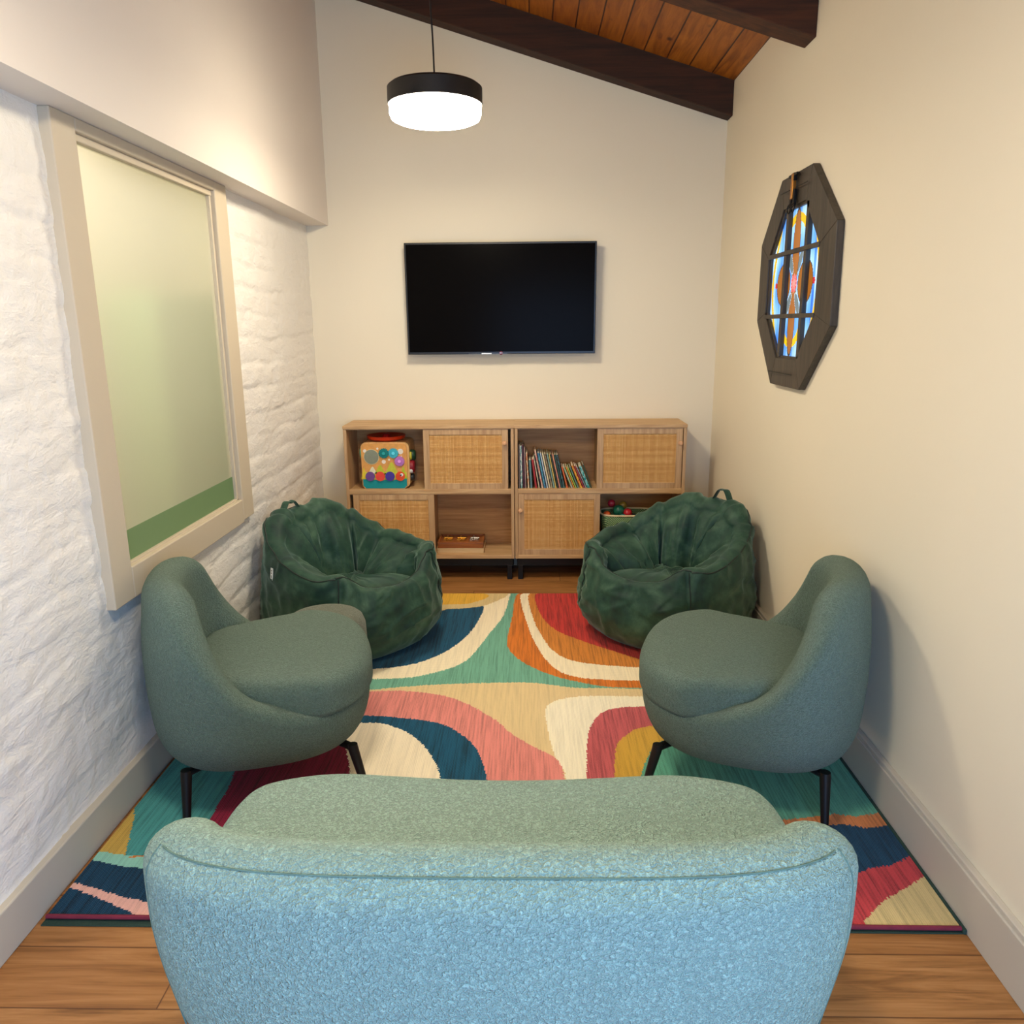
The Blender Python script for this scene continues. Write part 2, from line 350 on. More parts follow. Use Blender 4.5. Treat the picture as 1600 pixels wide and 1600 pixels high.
RUG=[('teal',[(-1.4,4.3),(-1.4,3.0),(-0.856,2.95),(-0.687,2.979),(-0.43,3.029),(-0.164,3.05),(0.014,3.05),(0.19,3.006),(0.321,3.003),(0.494,2.994),(0.623,2.985),(1.3,3.0),(1.3,4.3)]),
('tan',[(-1.4,1.6),(-1.4,3.0),(-0.856,2.95),(-0.687,2.979),(-0.43,3.029),(-0.164,3.05),(0.014,3.05),(0.19,3.006),(0.321,3.003),(0.494,2.994),(0.623,2.985),(1.3,3.0),(1.3,1.6)]),
('cream',[(-0.1,4.3),(-0.109,4.161),(-0.135,3.846),(-0.2,3.59),(-0.257,3.364),(-0.306,3.249),(-0.4,3.162),(-0.529,3.099),(-0.708,3.083),(-0.889,3.077),(-1.4,3.05),(-1.4,4.3)]),
('navy',[(-0.35,4.05),(-0.251,3.993),(-0.271,3.728),(-0.328,3.512),(-0.42,3.34),(-0.549,3.226),(-0.729,3.182),(-0.913,3.17),(-1.4,3.2),(-1.4,4.0),(-0.55,4.0)]),
('tan2',[(-0.1,4.3),(-0.121,4.161),(-0.166,4.086),(-0.253,3.987),(-0.364,3.948),(-0.453,3.932),(-0.488,3.846),(-0.517,3.728),(-0.9,3.9),(-1.4,3.9),(-1.4,4.3)]),
('yellow',[(-0.4,4.3),(-0.228,4.161),(-0.325,4.029),(-0.415,4.013),(-0.506,4.003),(-0.548,3.971),(-0.9,4.0),(-1.4,4.05),(-1.4,4.3)]),
('orange',[(-0.0,4.3),(-0.072,4.161),(-0.09,3.816),(-0.106,3.564),(-0.102,3.425),(-0.051,3.295),(0.034,3.184),(0.15,3.091),(0.323,3.018),(0.496,3.004),(0.625,2.995),(1.3,3.0),(1.3,4.3)]),
('cream',[(0.02,4.3),(-0.05,4.161),(-0.014,3.757),(0.036,3.437),(0.108,3.206),(0.196,3.112),(0.329,3.082),(0.506,3.072),(0.64,3.073),(1.3,3.05),(1.3,4.3)]),
('orange2',[(0.05,4.3),(-0.005,4.161),(0.019,3.816),(0.068,3.538),(0.123,3.365),(0.205,3.273),(0.343,3.229),(0.526,3.203),(0.663,3.197),(1.3,3.1),(1.3,4.3)]),
('red',[(0.1,4.3),(0.032,4.161),(0.063,3.846),(0.133,3.645),(0.249,3.513),(0.361,3.413),(0.536,3.274),(0.669,3.23),(1.3,3.15),(1.3,4.3)]),
('navy',[(0.45,4.3),(0.351,4.16),(0.359,3.846),(0.388,3.591),(0.455,3.463),(0.582,3.385),(0.69,3.343),(1.3,3.3),(1.3,4.3)]),
('white',[(1.3,2.98),(0.613,2.929),(0.476,2.928),(0.271,2.931),(0.168,2.918),(0.089,2.872),(0.063,2.802),(0.068,2.671),(0.086,2.495),(0.118,2.375),(0.121,2.301),(0.119,2.185),(0.15,1.9),(0.15,1.6),(1.3,1.6)]),
('mauve',[(1.3,2.9),(0.598,2.848),(0.455,2.842),(0.354,2.83),(0.284,2.786),(0.235,2.688),(0.212,2.567),(0.191,2.319),(0.182,2.186),(0.33,1.6),(1.3,1.6)]),
('yellow2',[(1.3,2.8),(0.574,2.722),(0.431,2.677),(0.38,2.642),(0.325,2.567),(0.301,2.455),(0.288,2.332),(0.275,2.187),(0.45,1.6),(1.3,1.6)]),
('green',[(1.3,2.6),(0.556,2.628),(0.494,2.583),(0.448,2.532),(0.403,2.429),(0.378,2.352),(0.341,2.187),(0.5,1.6),(1.3,1.6)]),
('pink',[(-1.4,2.9),(-0.851,2.931),(-0.684,2.964),(-0.554,2.974),(-0.42,2.952),(-0.311,2.906),(-0.202,2.809),(-0.124,2.718),(-0.066,2.624),(0.012,2.536),(0.085,2.467),(0.112,2.401),(0.118,2.301),(0.116,2.185),(0.28,1.6),(-1.4,1.6)]),
('navy',[(-1.4,2.75),(-0.804,2.747),(-0.642,2.761),(-0.533,2.748),(-0.408,2.724),(-0.322,2.685),(-0.253,2.615),(-0.2,2.535),(-0.168,2.438),(-0.149,2.348),(-0.142,2.292),(-0.133,2.183),(-0.1,1.6),(-1.4,1.6)]),
('cream2',[(-1.4,2.65),(-0.789,2.69),(-0.631,2.705),(-0.565,2.696),(-0.485,2.652),(-0.412,2.577),(-0.353,2.477),(-0.316,2.384),(-0.3,2.303),(-0.283,2.182),(-0.2,1.6),(-1.4,1.6)]),
('maroon',[(-1.4,2.75),(-1.163,2.829),(-0.897,2.751),(-0.728,2.606),(-0.674,2.53),(-0.641,2.442),(-0.617,2.359),(-0.581,2.214),(-0.5,1.6),(-1.4,1.6)]),
('bluet',[(-1.4,2.68),(-0.92,2.66),(-0.957,2.503),(-1.021,2.439),(-1.018,2.363),(-1.003,2.277),(-1.001,2.171),(-0.992,2.073),(-0.986,2.004),(-0.9,1.6),(-1.4,1.6)]),
('yellow3',[(-1.4,2.35),(-1.308,2.289),(-1.289,2.221),(-1.262,2.156),(-1.235,2.094),(-1.203,2.002),(-1.177,1.929),(-1.162,1.886),(-1.1,1.6),(-1.4,1.6)]),
('mint',[(-1.4,1.95),(-1.351,1.968),(-1.282,1.952),(-1.187,1.929),(-1.116,1.927),(-0.978,1.934),(-0.6,1.6),(-1.4,1.6)]),
('orange',[(-1.157,1.925),(-1.118,1.931),(-1.056,1.949),(-1.052,1.941),(-1.115,1.924),(-1.154,1.919)]),
('navy2',[(-1.4,1.93),(-1.368,1.935),(-1.286,1.915),(-1.179,1.885),(-1.093,1.873),(-0.95,1.868),(-0.6,1.6),(-1.4,1.6)]),
('pink2',[(-1.345,1.839),(-1.276,1.821),(-1.141,1.775),(-1.034,1.745),(-0.88,1.703),(-0.842,1.614),(-1.005,1.685),(-1.096,1.727),(-1.198,1.77),(-1.279,1.802),(-1.344,1.815)]),
('orange3',[(0.5,1.95),(0.706,2.099),(0.772,2.111),(0.861,2.124),(0.942,2.143),(1.012,2.134),(1.086,2.15),(1.176,2.17),(1.3,2.0),(1.3,1.6),(0.5,1.6)]),
('navy2',[(0.5,1.6),(0.66,1.938),(0.789,2.039),(0.845,2.077),(0.914,2.089),(0.972,2.09),(1.025,2.076),(1.091,2.087),(1.179,2.097),(1.3,1.98),(1.3,1.6)]),
('red2',[(0.5,1.6),(0.824,1.832),(0.897,1.866),(0.955,1.896),(1.022,1.912),(1.085,1.945),(1.154,1.975),(1.3,1.85),(1.3,1.6)]),
('tan3',[(0.8,1.6),(0.819,1.66),(0.845,1.686),(0.879,1.718),(0.939,1.77),(1.011,1.816),(1.092,1.864),(1.177,1.913),(1.3,1.8),(1.3,1.6)])]
# ------------------------------------------------------------------ rug
RC = dict(teal=(112, 172, 148), tan=(226, 202, 152), cream=(248, 234, 200), cream2=(246, 234, 206), navy=(18, 76, 104), navy2=(14, 54, 78), tan2=(218, 194, 138),
          yellow=(226, 176, 58), orange=(206, 116, 36), orange2=(204, 128, 48), orange3=(196, 120, 66), red=(186, 52, 44), white=(248, 240, 214), mauve=(188, 90, 94),
          yellow2=(206, 162, 62), yellow3=(200, 164, 76), green=(88, 156, 130), pink=(218, 136, 128), pink2=(230, 176, 160), maroon=(132, 22, 52), bluet=(70, 146, 142),
          mint=(146, 204, 184), red2=(178, 58, 60), tan3=(204, 182, 126))
def in_poly(px, py, P):
    c = np.zeros(px.shape, bool); n = len(P); j = n - 1
    for i in range(n):
        xi, yi = P[i]; xj, yj = P[j]
        if yi != yj:
            k = ((yi > py) != (yj > py)) & (px < (xj - xi) * (py - yi) / (yj - yi) + xi); c ^= k
        j = i
    return c
def smooth_poly(P):
    out = []; n = len(P)
    for i in range(n):
        a, b, c, d = [np.array(P[k % n]) for k in (i - 1, i, i + 1, i + 2)]
        L = [np.hypot(*(q - p)) for p, q in ((a, b), (b, c), (c, d))]
        if max(L) > .45: out.append(tuple(b)); continue
        for j in range(5):
            t = j / 5; out.append(tuple(.5 * ((2 * b) + (c - a) * t + (2 * a - 5 * b + 4 * c - d) * t * t + (3 * b - a - 3 * c + d) * t ** 3)))
    return out
def make_rug():
    x0, x1, y0, y1 = -1.262, 1.088, 1.693, 4.19; nx, ny = 470, 500
    xs = np.linspace(x0, x1, nx + 1); ys = np.linspace(y0, y1, ny + 1)
    top = .013
    V = [(x, y + (.012 * (x - x0) / (x1 - x0)) * (1 if j == 0 else 0) * -1, top + .0006 * ((i + j) % 2)) for j, y in enumerate(ys) for i, x in enumerate(xs)]
    W = nx + 1; F = [(j * W + i, j * W + i + 1, (j + 1) * W + i + 1, (j + 1) * W + i) for j in range(ny) for i in range(nx)]
    nb = len(V)
    V += [(x0, y0, .004), (x1, y0 - .012, .004), (x1, y1, .004), (x0, y1, .004)]
    F += [[nb, nb + 1] + [i for i in range(nx, -1, -1)], [nb + 2, nb + 3] + [ny * W + i for i in range(0, W)],
          [nb + 3, nb] + [j * W for j in range(ny + 1)], [nb + 1, nb + 2] + [j * W + nx for j in range(ny, -1, -1)], [nb + 3, nb + 2, nb + 1, nb]]
    cx = (xs[:-1] + xs[1:]) / 2; cy = (ys[:-1] + ys[1:]) / 2
    PX, PY = np.meshgrid(cx, cy); rg = np.random.default_rng(1)
    PX = PX + rg.normal(0, .0012, PX.shape); PY = PY + rg.normal(0, .0028, (1, nx)) * .6
    colr = np.zeros(PX.shape + (4,)); colr[:] = lin(RC['tan'])
    for c, P in RUG: colr[in_poly(PX, PY, smooth_poly(P))] = lin(RC[c])
    g = N('woven_rug_pile'); at = g.n('ShaderNodeVertexColor', layer_name='weave')
    s1 = g.noise(g.coord((130, 4.5, 1)), 1.0, 2, .6); s2 = g.noise(g.coord((42, 1.8, 1)), 1.0, 2, .6); s3 = g.noise(g.coord((1, 1, 1)), 420, 2)
    m = g.math('ADD', g.math('MULTIPLY', s1, .6), g.math('ADD', g.math('MULTIPLY', s2, .35), g.math('MULTIPLY', s3, .25)))
    k = g.ramp(m, [(.46, (.42, .42, .42)), (.56, (.92, .92, .92)), (.66, (1.35, 1.35, 1.35))])
    # light wool shows the streaks less than dark wool
    lum = g.n('ShaderNodeRGBToBW', {0: at.outputs[0]}).outputs[0]
    kk = g.mix(g.math('MINIMUM', g.math('MULTIPLY', lum, 1.5), .82), k, (1, 1, 1, 1))
    col = g.mix(1.0, at.outputs[0], kk, 'MULTIPLY')
    wv = g.n('ShaderNodeTexWave', {'Vector': g.coord((1, 1, 1)), 'Scale': 55., 'Distortion': 1.2}, bands_direction='X').outputs[1]
    g.bump(g.math('ADD', m, g.math('MULTIPLY', wv, .35)), .5, .004)
    mt = g.done(col, .95, spec=.1, sheen=.15)
    o = mobj('rug', V, F, mt)
    ca = o.data.color_attributes.new('weave', 'FLOAT_COLOR', 'CORNER')
    arr = np.ones((len(o.data.loops), 4), np.float32); arr[:, :3] = lin((120, 40, 60))[:3]
    arr[:nx * ny * 4] = np.repeat(colr.reshape(-1, 4), 4, axis=0); ca.data.foreach_set('color', arr.ravel())
    tag(o, 'colourful abstract area rug with sweeping curved bands between the seats', 'rug')
    mb = plain('maroon_binding', (120, 34, 54), .9)
    MB().tube([(x0 + .0, y0 - .003, .012), (-.6, y0 - .005, .011), (.2, y0 - .012, .011), (x1, y0 - .017, .012)], .006, 8).build('binding', mb, o, True)
    p = MB().box((-1.266, 1.668, .0005), (1.097, 4.2, .0035), .001).box((1.089, 1.665, .001), (1.0985, 4.19, .016), .003).build('rug_pad', plain('dark_green_felt', (38, 62, 52), .95, bump=.4, scale=200))
    tag(p, 'dark green felt rug pad peeking out under the edges of the patterned rug', 'rug pad')
make_rug()

# ------------------------------------------------------------------ boucle seats
def boucle(name, c, sc, bstr, bd):
    g = N(name); v = g.coord()
    a = g.n('ShaderNodeTexVoronoi', {'Vector': v, 'Scale': sc, 'Randomness': 1.0}, feature='SMOOTH_F1')
    vv = g.n('ShaderNodeVectorMath', {0: v}, operation='ADD'); nz = g.n('ShaderNodeTexNoise', {'Vector': v, 'Scale': sc * .7, 'Detail': 2.})
    sc_ = g.n('ShaderNodeVectorMath', {0: nz.outputs[1], 1: (.02, .02, .02)}, operation='MULTIPLY'); g.t.links.new(sc_.outputs[0], vv.inputs[1]); g.t.links.new(vv.outputs[0], a.inputs['Vector'])
    b = g.noise(v, sc * 1.6, 3, .6)
    h = g.math('ADD', g.math('SUBTRACT', 1., a.outputs[0]), g.math('MULTIPLY', b, .5))
    cc = lin(c)
    col = g.ramp(h, [(.74, tuple(x * .66 for x in cc[:3]) + (1,)), (1.0, cc), (1.2, tuple(min(1, x * 1.08) for x in cc[:3]) + (1,))])
    g.bump(h, bstr, bd)
    return g.done(col, .92, spec=.12, sheen=.35, **{'Sheen Roughness': .5, 'Sheen Tint': (.85, 1, .95, 1)})
M_bou_chair = boucle('sage_boucle', (108, 136, 118), 230, 1.0, .011)
M_bou_sofa = boucle('sage_boucle_daylit', (180, 216, 200), 175, 1.0, .016)  # same boucle as the armchairs, daylight brightness put into its colour
M_black = plain('black_metal', (14, 14, 15), .45, .3, var=.05)
M_seam = plain('seam_fabric', (92, 120, 110), .95)

def plan(th, a, b, e, bend=0.0, egg=0.0):
    c, s = math.cos(th), math.sin(th)
    u = a * math.copysign(abs(c) ** (2 / e), c); v = b * math.copysign(abs(s) ** (2 / e), s)
    v *= 1 + egg * (u / a)
    return u + bend * v * v, v
def loft_mesh(name, prof, th_list, mat, parent, fn=None):
    """prof(th) -> list of (x,y,z); first and last rows collapse to a point"""
    rows = [prof(t) for t in th_list]; n = len(rows); m = len(rows[0])
    V = [rows[i][j] for i in range(n) for j in range(m)]
    if fn: V = [fn(Vector(v), k % m, k // m) for k, v in enumerate(V)]
    F = []
    for i in range(n):
        i2 = (i + 1) % n
        for j in range(m - 1): F.append((i * m + j, i2 * m + j, i2 * m + j + 1, i * m + j + 1))
    o = mobj(name, V, F, mat, parent, True)
    bm = bmesh.new(); bm.from_mesh(o.data); bmesh.ops.remove_doubles(bm, verts=bm.verts, dist=1e-5)
    bmesh.ops.recalc_face_normals(bm, faces=bm.faces); bm.to_mesh(o.data); bm.free()
    o.data.polygons.foreach_set('use_smooth', [True] * len(o.data.polygons))
    return o
def even_thetas(pf, n):
    """thetas spaced evenly along the plan curve"""
    T = [2 * PI * i / 2000 for i in range(2001)]; P = [pf(t) for t in T]; L = [0]
    for p, q in zip(P, P[1:]): L.append(L[-1] + math.hypot(q[0] - p[0], q[1] - p[1]))
    out = []; k = 0
    for i in range(n):
        w = L[-1] * i / n
        while k < 1999 and L[k + 1] < w: k += 1
        out.append(T[k] + (T[k + 1] - T[k]) * (w - L[k]) / max(1e-9, L[k + 1] - L[k]))
    return out
def nrm(pf, t):
    (x0, y0), (x1, y1) = pf(t - .01), pf(t + .01); dx, dy = x1 - x0, y1 - y0; l = math.hypot(dx, dy) or 1
    return dy / l, -dx / l           # outward for counter-clockwise plans

def seat_shell(root, mat, pf, Hf, tf, kf, zb=.165, zin=.33, n=144, center=(0, 0), name='shell', lean=None, botk=.30):
    th = even_thetas(pf, n)
    def prof(t):
        x, y = pf(t); nx, ny = nrm(pf, t); H = Hf(t); T = tf(t); R = []
        def P(k, off, z):
            kk = k * kf(t, z); X = center[0] + (x - center[0]) * kk - nx * off; Y = center[1] + (y - center[1]) * kk - ny * off
            if lean: X += lean(t, z)
            return (X, Y, z)
        R.append((center[0], center[1], zb))
        for k in (.25, .5, .68, .8): R.append(P(k, 0, zb + .002 * k))
        hb = min(botk, H - T / 2 - .006)
        for j in range(1, 9):
            a = j / 8 * PI / 2; R.append(P(.8 + .2 * math.sin(a), 0, zb + (hb - zb) * (1 - math.cos(a))))
        zt = H - T / 2
        for j in range(1, 13):
            z = hb + (zt - hb) * j / 12
            R.append(P(1, 0, z))
        for j in range(1, 12):
            a = j / 12 * PI; R.append(P(1, T / 2 * (1 - math.cos(a)), zt + T / 2 * math.sin(a)))
        zi = min(zin, zt - .005)
        for j in range(0, 9): R.append(P(1, T + .012 * math.sin(j / 8 * PI), zt + (zi - zt) * j / 8))
        lx, ly, lz = R[-1]
        for k in (.8, .5, .2, 0): R.append((center[0] + (lx - center[0]) * k, center[1] + (ly - center[1]) * k, zi - .003))
        return R
    return loft_mesh(name, prof, th, mat, root)
def cushion(root, mat, pf, z0, z1, shrink, crown, n=120, center=(0, 0), name='seat_cushion', rnd=.058):
    th = even_thetas(pf, n)
    def prof(t):
        x, y = pf(t); nx, ny = nrm(pf, t); s = shrink(t); R = [(center[0], center[1], z0)]
        def P(k, off, z): return (center[0] + (x - center[0]) * k - nx * off, center[1] + (y - center[1]) * k - ny * off, z)
        for k in (.4, .75, .93): R.append(P(k, s, z0))
        h = z1 - z0
        for j in range(0, 7): a = j / 6 * PI / 2; R.append(P(1, s + .024 * (1 - math.sin(a)), z0 + .022 * (1 - math.cos(a)) + .002))
        for j in range(0, 9):
            a = j / 8 * PI / 2; R.append(P(1, s + rnd * (1 - math.cos(a)), z1 - rnd + rnd * math.sin(a) * .86))
        ex, ey, ez = R[-1]
        for k in (.9, .75, .6, .4, .2, 0):
            R.append((center[0] + (ex - center[0]) * k, center[1] + (ey - center[1]) * k, ez + crown * (1 - k * k)))
        return R
    return loft_mesh(name, prof, th, mat, root)
def leg(root, p0, p1, r0=.017, r1=.011, brk=None):
    m = MB(); p0 = Vector(p0); p1 = Vector(p1)
    if brk is not None: m.tube([Vector(brk), p0], .016, 8, flat=.6)
    m.tube([p0 + Vector((0, 0, .012)), p0, p0.lerp(p1, .5), p1], [r0 * .9, r0, (r0 + r1) / 2, r1], 14)
    return m.build('leg', M_black, root, True)

CH_A, CH_B = .352, .362
def chair_H(t):
    a = abs(((math.degrees(t) + 180) % 360) - 180)
    return interp(a, [0, 68, 80, 88, 96, 106, 116, 127, 142, 160, 180], [.335, .335, .347, .375, .425, .52, .61, .682, .728, .748, .752])
def make_armchair(label):
    root = empty('boucle_armchair', (0, 0, 0), label, 'armchair', 'matching sage boucle armchairs')
    pf = lambda t: plan(t, CH_A, CH_B, 2.6, 0, .0)
    def ang(t): return abs(((math.degrees(t) + 180) % 360) - 180)
    tf = lambda t: interp(ang(t), [0, 66, 86, 115, 180], [.045, .045, .085, .115, .125])
    def kf(t, z):
        back = sstep(60, 150, ang(t))
        k = 1.0 - .05 * sstep(.50, .76, z) * back - .04 * (1 - sstep(.16, .42, z)) - .07 * sstep(.52, .78, z) * sstep(40, 100, ang(t)) * (1 - sstep(130, 180, ang(t)))
        return k
    lean = lambda t, z: -.0
    seat_shell(root, M_bou_chair, pf, lambda t: sum(chair_H(t + math.radians(d)) for d in range(-10, 11, 2)) / 11, tf, kf, zin=.32)
    cushion(root, M_bou_chair, pf, .322, .460, lambda t: interp(ang(t), [0, 64, 82, 100, 180], [-.006, -.004, .045, .09, .14]), .014)
    # seam line between band and cushion is formed by the two bodies themselves
    for sx, sy in ((1, 1), (1, -1), (-1, 1), (-1, -1)):
        leg(root, ((.262 if sx > 0 else -.24), sy * .25, .165), ((.30 if sx > 0 else -.25), sy * .285, .0), brk=((.19 if sx > 0 else -.12), sy * .17, .172))
    return root
chL = make_armchair('sage boucle armchair beside the white brick wall, under the frosted window')
chL.location = (-.898, 2.40, .0138)
chR = copy_tree(chL); chR['label'] = 'sage boucle armchair against the smooth right wall, under the stained glass window'
chR.location = (.737, 2.405, .0138); chR.rotation_euler = (0, 0, math.radians(162)); chL.rotation_euler = (0, 0, math.radians(18))

def make_loveseat():
    root = empty('boucle_loveseat', (-.058, 1.34, 0), 'sage boucle loveseat, daylight brightness in its colour, seen from behind in the foreground', 'sofa', rz=PI / 2)
    A, B = .325, .657
    def pf(t):
        x, y = plan(t, A, B, 3.6); return x + (.05 + .22 * sstep(-.25, .3, x)) * y * y, y
    def back(t):
        x, y = plan(t, A, B, 3.6); return 1 - sstep(-.20, .12, x)
    Hf = lambda t: .335 + (.674 - .03 * (abs(pf(t)[1]) / B) ** 2.5 - .335) * back(t)
    tf = lambda t: .035 + .105 * sstep(0, .5, back(t))
    def kf(t, z):
        return 1 - .07 * (1 - sstep(.14, .50, z)) - .012 * sstep(.56, .66, z)
    seat_shell(root, M_bou_sofa, pf, Hf, tf, kf, zin=.33, n=260, botk=.30, name='shell')
    cushion(root, M_bou_sofa, pf, .33, .465, lambda t: .0 + .03 * sstep(.55, .9, abs(pf(t)[1]) / B) + .10 * sstep(.25, .9, back(t)), .012, n=200)
    # sewn seams on the rear of the back
    def surf(t, z, off=.0):
        x, y = pf(t); nx, ny = nrm(pf, t); k = kf(t, z); return Vector((x * k + nx * off, y * k + ny * off, z))
    th = [t for t in even_thetas(pf, 300)]; th = [t % (2 * PI) for t in th]
    T = [t for t in th if PI * .66 < t < PI * 1.34]
    def rimp(t, a=math.radians(50)):
        x, y = pf(t); nx, ny = nrm(pf, t); T_ = tf(t); zt = Hf(t) - T_ / 2; z = zt + T_ / 2 * math.sin(a); k = kf(t, z); off = T_ / 2 * (1 - math.cos(a))
        return Vector((x * k - nx * off, y * k - ny * off, z))
    for sgn in (1, -1):
        tt = min(th, key=lambda t: abs(pf(t)[1] - sgn * B * .92) + (10 if pf(t)[0] > 0 else 0))
        MB().tube([surf(tt, z, -.0008) for z in np.linspace(.26, Hf(tt) - tf(tt) / 2, 24)] + [rimp(tt, a) for a in (.26, .55, .87)], .0018, 6).build('seam', M_seam, root, True)
    tl = [t for t in th if abs(pf(t)[1]) < B * .92 and pf(t)[0] < 0]
    MB().tube([rimp(t) for t in sorted(tl)], .0018, 6).build('seam', M_seam, root, True)
    for sx, sy in ((1, 1), (1, -1), (-1, 1), (-1, -1)):
        leg(root, (sx * .19 + .03, sy * .42, .165), (sx * .22 + .03, sy * .46, 0), brk=(sx * .11 + .03, sy * .34, .172))
    return root
make_loveseat()

# round boucle pouf behind the left armchair
def make_pouf():
    m = boucle('speckled_grey_boucle', (112, 114, 98), 210, .9, .006)
    root = empty('round_pouf', (-.83, 2.936, .014), 'small round speckled grey pouf tucked between the left armchair and bean bag', 'pouf')
    prof = [(0, .02), (.14, .02), (.154, .03), (.162, .06), (.165, .12), (.165, .24), (.162, .31), (.152, .338), (.138, .35), (.1, .357), (0, .36)]
    MB().lathe(prof, 64).build('upholstered_body', m, root, True, ang=80)
    MB().lathe([(0, 0), (.135, 0), (.14, .005), (.14, .022), (0, .022)], 40).build('base', M_black, root, True)
make_pouf()
# ------------------------------------------------------------------ bean bag chairs
def suede():
    g = N('dark_green_suede'); v = g.coord(); a = g.noise(v, 5.5, 5, .62, .8); b = g.noise(v, 300, 2); c = g.noise(g.coord((1, 1, 1)), 22, 4, .6)
    h = g.math('ADD', g.math('MULTIPLY', a, .7), g.math('MULTIPLY', c, .3))
    col = g.ramp(h, [(.36, lin((22, 46, 42))), (.5, lin((34, 66, 52))), (.66, lin((64, 94, 74)))])
    n1 = g.n('ShaderNodeBump', {'Height': c, 'Strength': .12, 'Distance': .01})
    g.bump(b, .12, .001, n1.outputs[0])
    return g.done(col, .62, spec=.3, sheen=.35, **{'Sheen Roughness': .4, 'Sheen Tint': (.6, .85, .7, 1)})
M_suede = suede(); M_pipe = plain('dark_green_piping', (14, 34, 28), .6); M_tag = plain('white_woven_tag', (226, 230, 224), .8); M_ink = plain('dark_print', (24, 30, 28), .7)

def make_beanbag(name_label, loc, rz, seed, mirror=1, sx=.380, sy=.385, tagside=0):
    root = empty('bean_bag_chair', loc, name_label, 'bean bag', 'dark green bean bag chairs', rz)
    A, B = sx, sy
    pf = lambda t: plan(t, A, B, 2.5, 0, 0)
    def sd(t): return ((math.degrees(t) + 180) % 360) - 180
    def H(t):
        a = sd(t) * mirror
        if a >= 0: h = interp(a, [0, 22, 38, 47, 60, 80, 105, 128, 142, 158, 180], [.345, .365, .425, .445, .43, .455, .53, .62, .66, .625, .66])
        else: h = interp(-a, [0, 22, 38, 47, 60, 80, 105, 128, 150, 180], [.345, .365, .425, .46, .455, .45, .475, .52, .60, .66])
        return h
    H0 = H
    def H(t):
        h = sum(H0(t + math.radians(d)) for d in (-6, -3, 0, 3, 6)) / 5; s_ = sd(t) * mirror
        return h - .022 * sum(math.exp(-((s_ - c_) / 5.) ** 2) for c_ in (140, 176, -150, -112)) - .012 * math.exp(-((s_ + 72) / 5.) ** 2)
    def T(t): return interp(abs(sd(t)), [0, 25, 42, 60, 100, 135, 180], [.05, .055, .07, .075, .085, .12, .13])
    n = 240; th = even_thetas(pf, n)
    seamT = (math.radians(43), -math.radians(43))
    def kf(t, z):
        a = abs(sd(t)); f = 1 - sstep(20, 70, a)
        k = 1 - .12 * (1 - sstep(0, .17, z)) ** 1.5
        k -= (.07 * sstep(.3, .66, z)) * (1 - f) + .10 * sstep(.18, .42, z) * f
        k += .035 * math.exp(-((z - .2) / .12) ** 2)
        return k
    inner = {}
    def prof(t):
        x, y = pf(t); nx, ny = nrm(pf, t); h = H(t); TT = T(t); R = [(0, 0, .006)]; a = abs(sd(t))
        pinch = sum(math.exp(-((t - s + PI) % (2 * PI) - PI) ** 2 / .0018) for s in seamT)
        # folds radiating along the bag
        def P(k, off, z, q=0):
            kk = k * kf(t, z) * (1 - .022 * pinch * (1.4 if k > .9 else 0))
            return (x * kk - nx * off, y * kk - ny * off, z + q)
        for k in (.3, .6, .82): R.append(P(k, 0, .006))
        for j in range(1, 9): b = j / 8 * PI / 2; R.append(P(.82 + .18 * math.sin(b), 0, .006 + .13 * (1 - math.cos(b))))
        zt = h - TT * .45
        for j in range(1, 25): R.append(P(1, 0, .136 + (zt - .136) * j / 24))
        for j in range(1, 17):
            b = j / 16 * PI; R.append(P(1, TT / 2 * (1 - math.cos(b)), zt + TT * .45 * math.sin(b)))
        # puffy channelled inner face of arms and back
        ch = 1 - sum(math.exp(-((sd(t) * mirror - c_) / 6.) ** 2) for c_ in (62, 104, 140, 176, -150, -112, -72))
        zi = .27 + .055 * (1 - sstep(15, 60, a))
        inner_off = TT + .062 * ch * sstep(48, 70, a)
        for j in range(1, 17):
            f = j / 16; R.append(P(1, TT + (inner_off - TT) * math.sin(min(1, f * 1.6) * PI / 2) + .15 * f ** .85 * sstep(40, 75, a) * (1 - .35 * sstep(110, 150, a)), zt + (zi - zt) * f))
        lx, ly, lz = R[-1]
        for k in (.93, .85, .75, .6, .45, .3, .15, 0):
            R.append((lx * k + .0 * (1 - k), ly * k, lz * k ** 1.0 + (.335 - .0) * (1 - k) + .0 if False else lz + (.325 - lz) * (1 - k) + .022 * math.sin(PI * min(1, (1 - k) * 1.4))))
        return R
    rows = {}
    def fn(v, j, i):
        p = v * 1.0; s = seed * 3.7
        f1 = noise.fractal((p.x * 5 + s, p.y * 5, p.z * 9), .8, 2, 3)
        # gathered vertical/diagonal folds
        ang_ = math.atan2(p.y, p.x)
        f2 = 1 - abs(noise.noise((ang_ * 3.2 + s, p.z * 6.5 + .8 * math.sin(ang_ * 3), s))) * 2
        f3 = 1 - abs(noise.noise((p.x * 9 + p.z * 6, p.y * 9 - s, p.z * 11))) * 2
        r = Vector((p.x, p.y, 0)); d = r.normalized() if r.length > .02 else Vector((0, 0, 1))
        w = sstep(.0, .06, p.z)
        f4 = 1 - abs(noise.noise((ang_ * 1.6 - s, p.z * 15 + 1.5 * math.sin(ang_ * 2 + s), s))) * 2
        amp = (.007 * f1 + .010 * max(0, f2) ** 2 + .011 * max(0, f4) ** 3 * sstep(-.2, .4, noise.noise((p.x * 4, p.y * 4, s))) + .004 * max(0, f3) ** 3) * w
        side = 1 if j < 52 else -1
        out = d * (amp * side * .8) + Vector((0, 0, amp * .55)) if j >= 36 else d * amp
        q = p + out; rows[(i, j)] = q
        return q
    body = loft_mesh('bag_body', prof, th, M_suede, root, fn)
    m = len(prof(0.0))
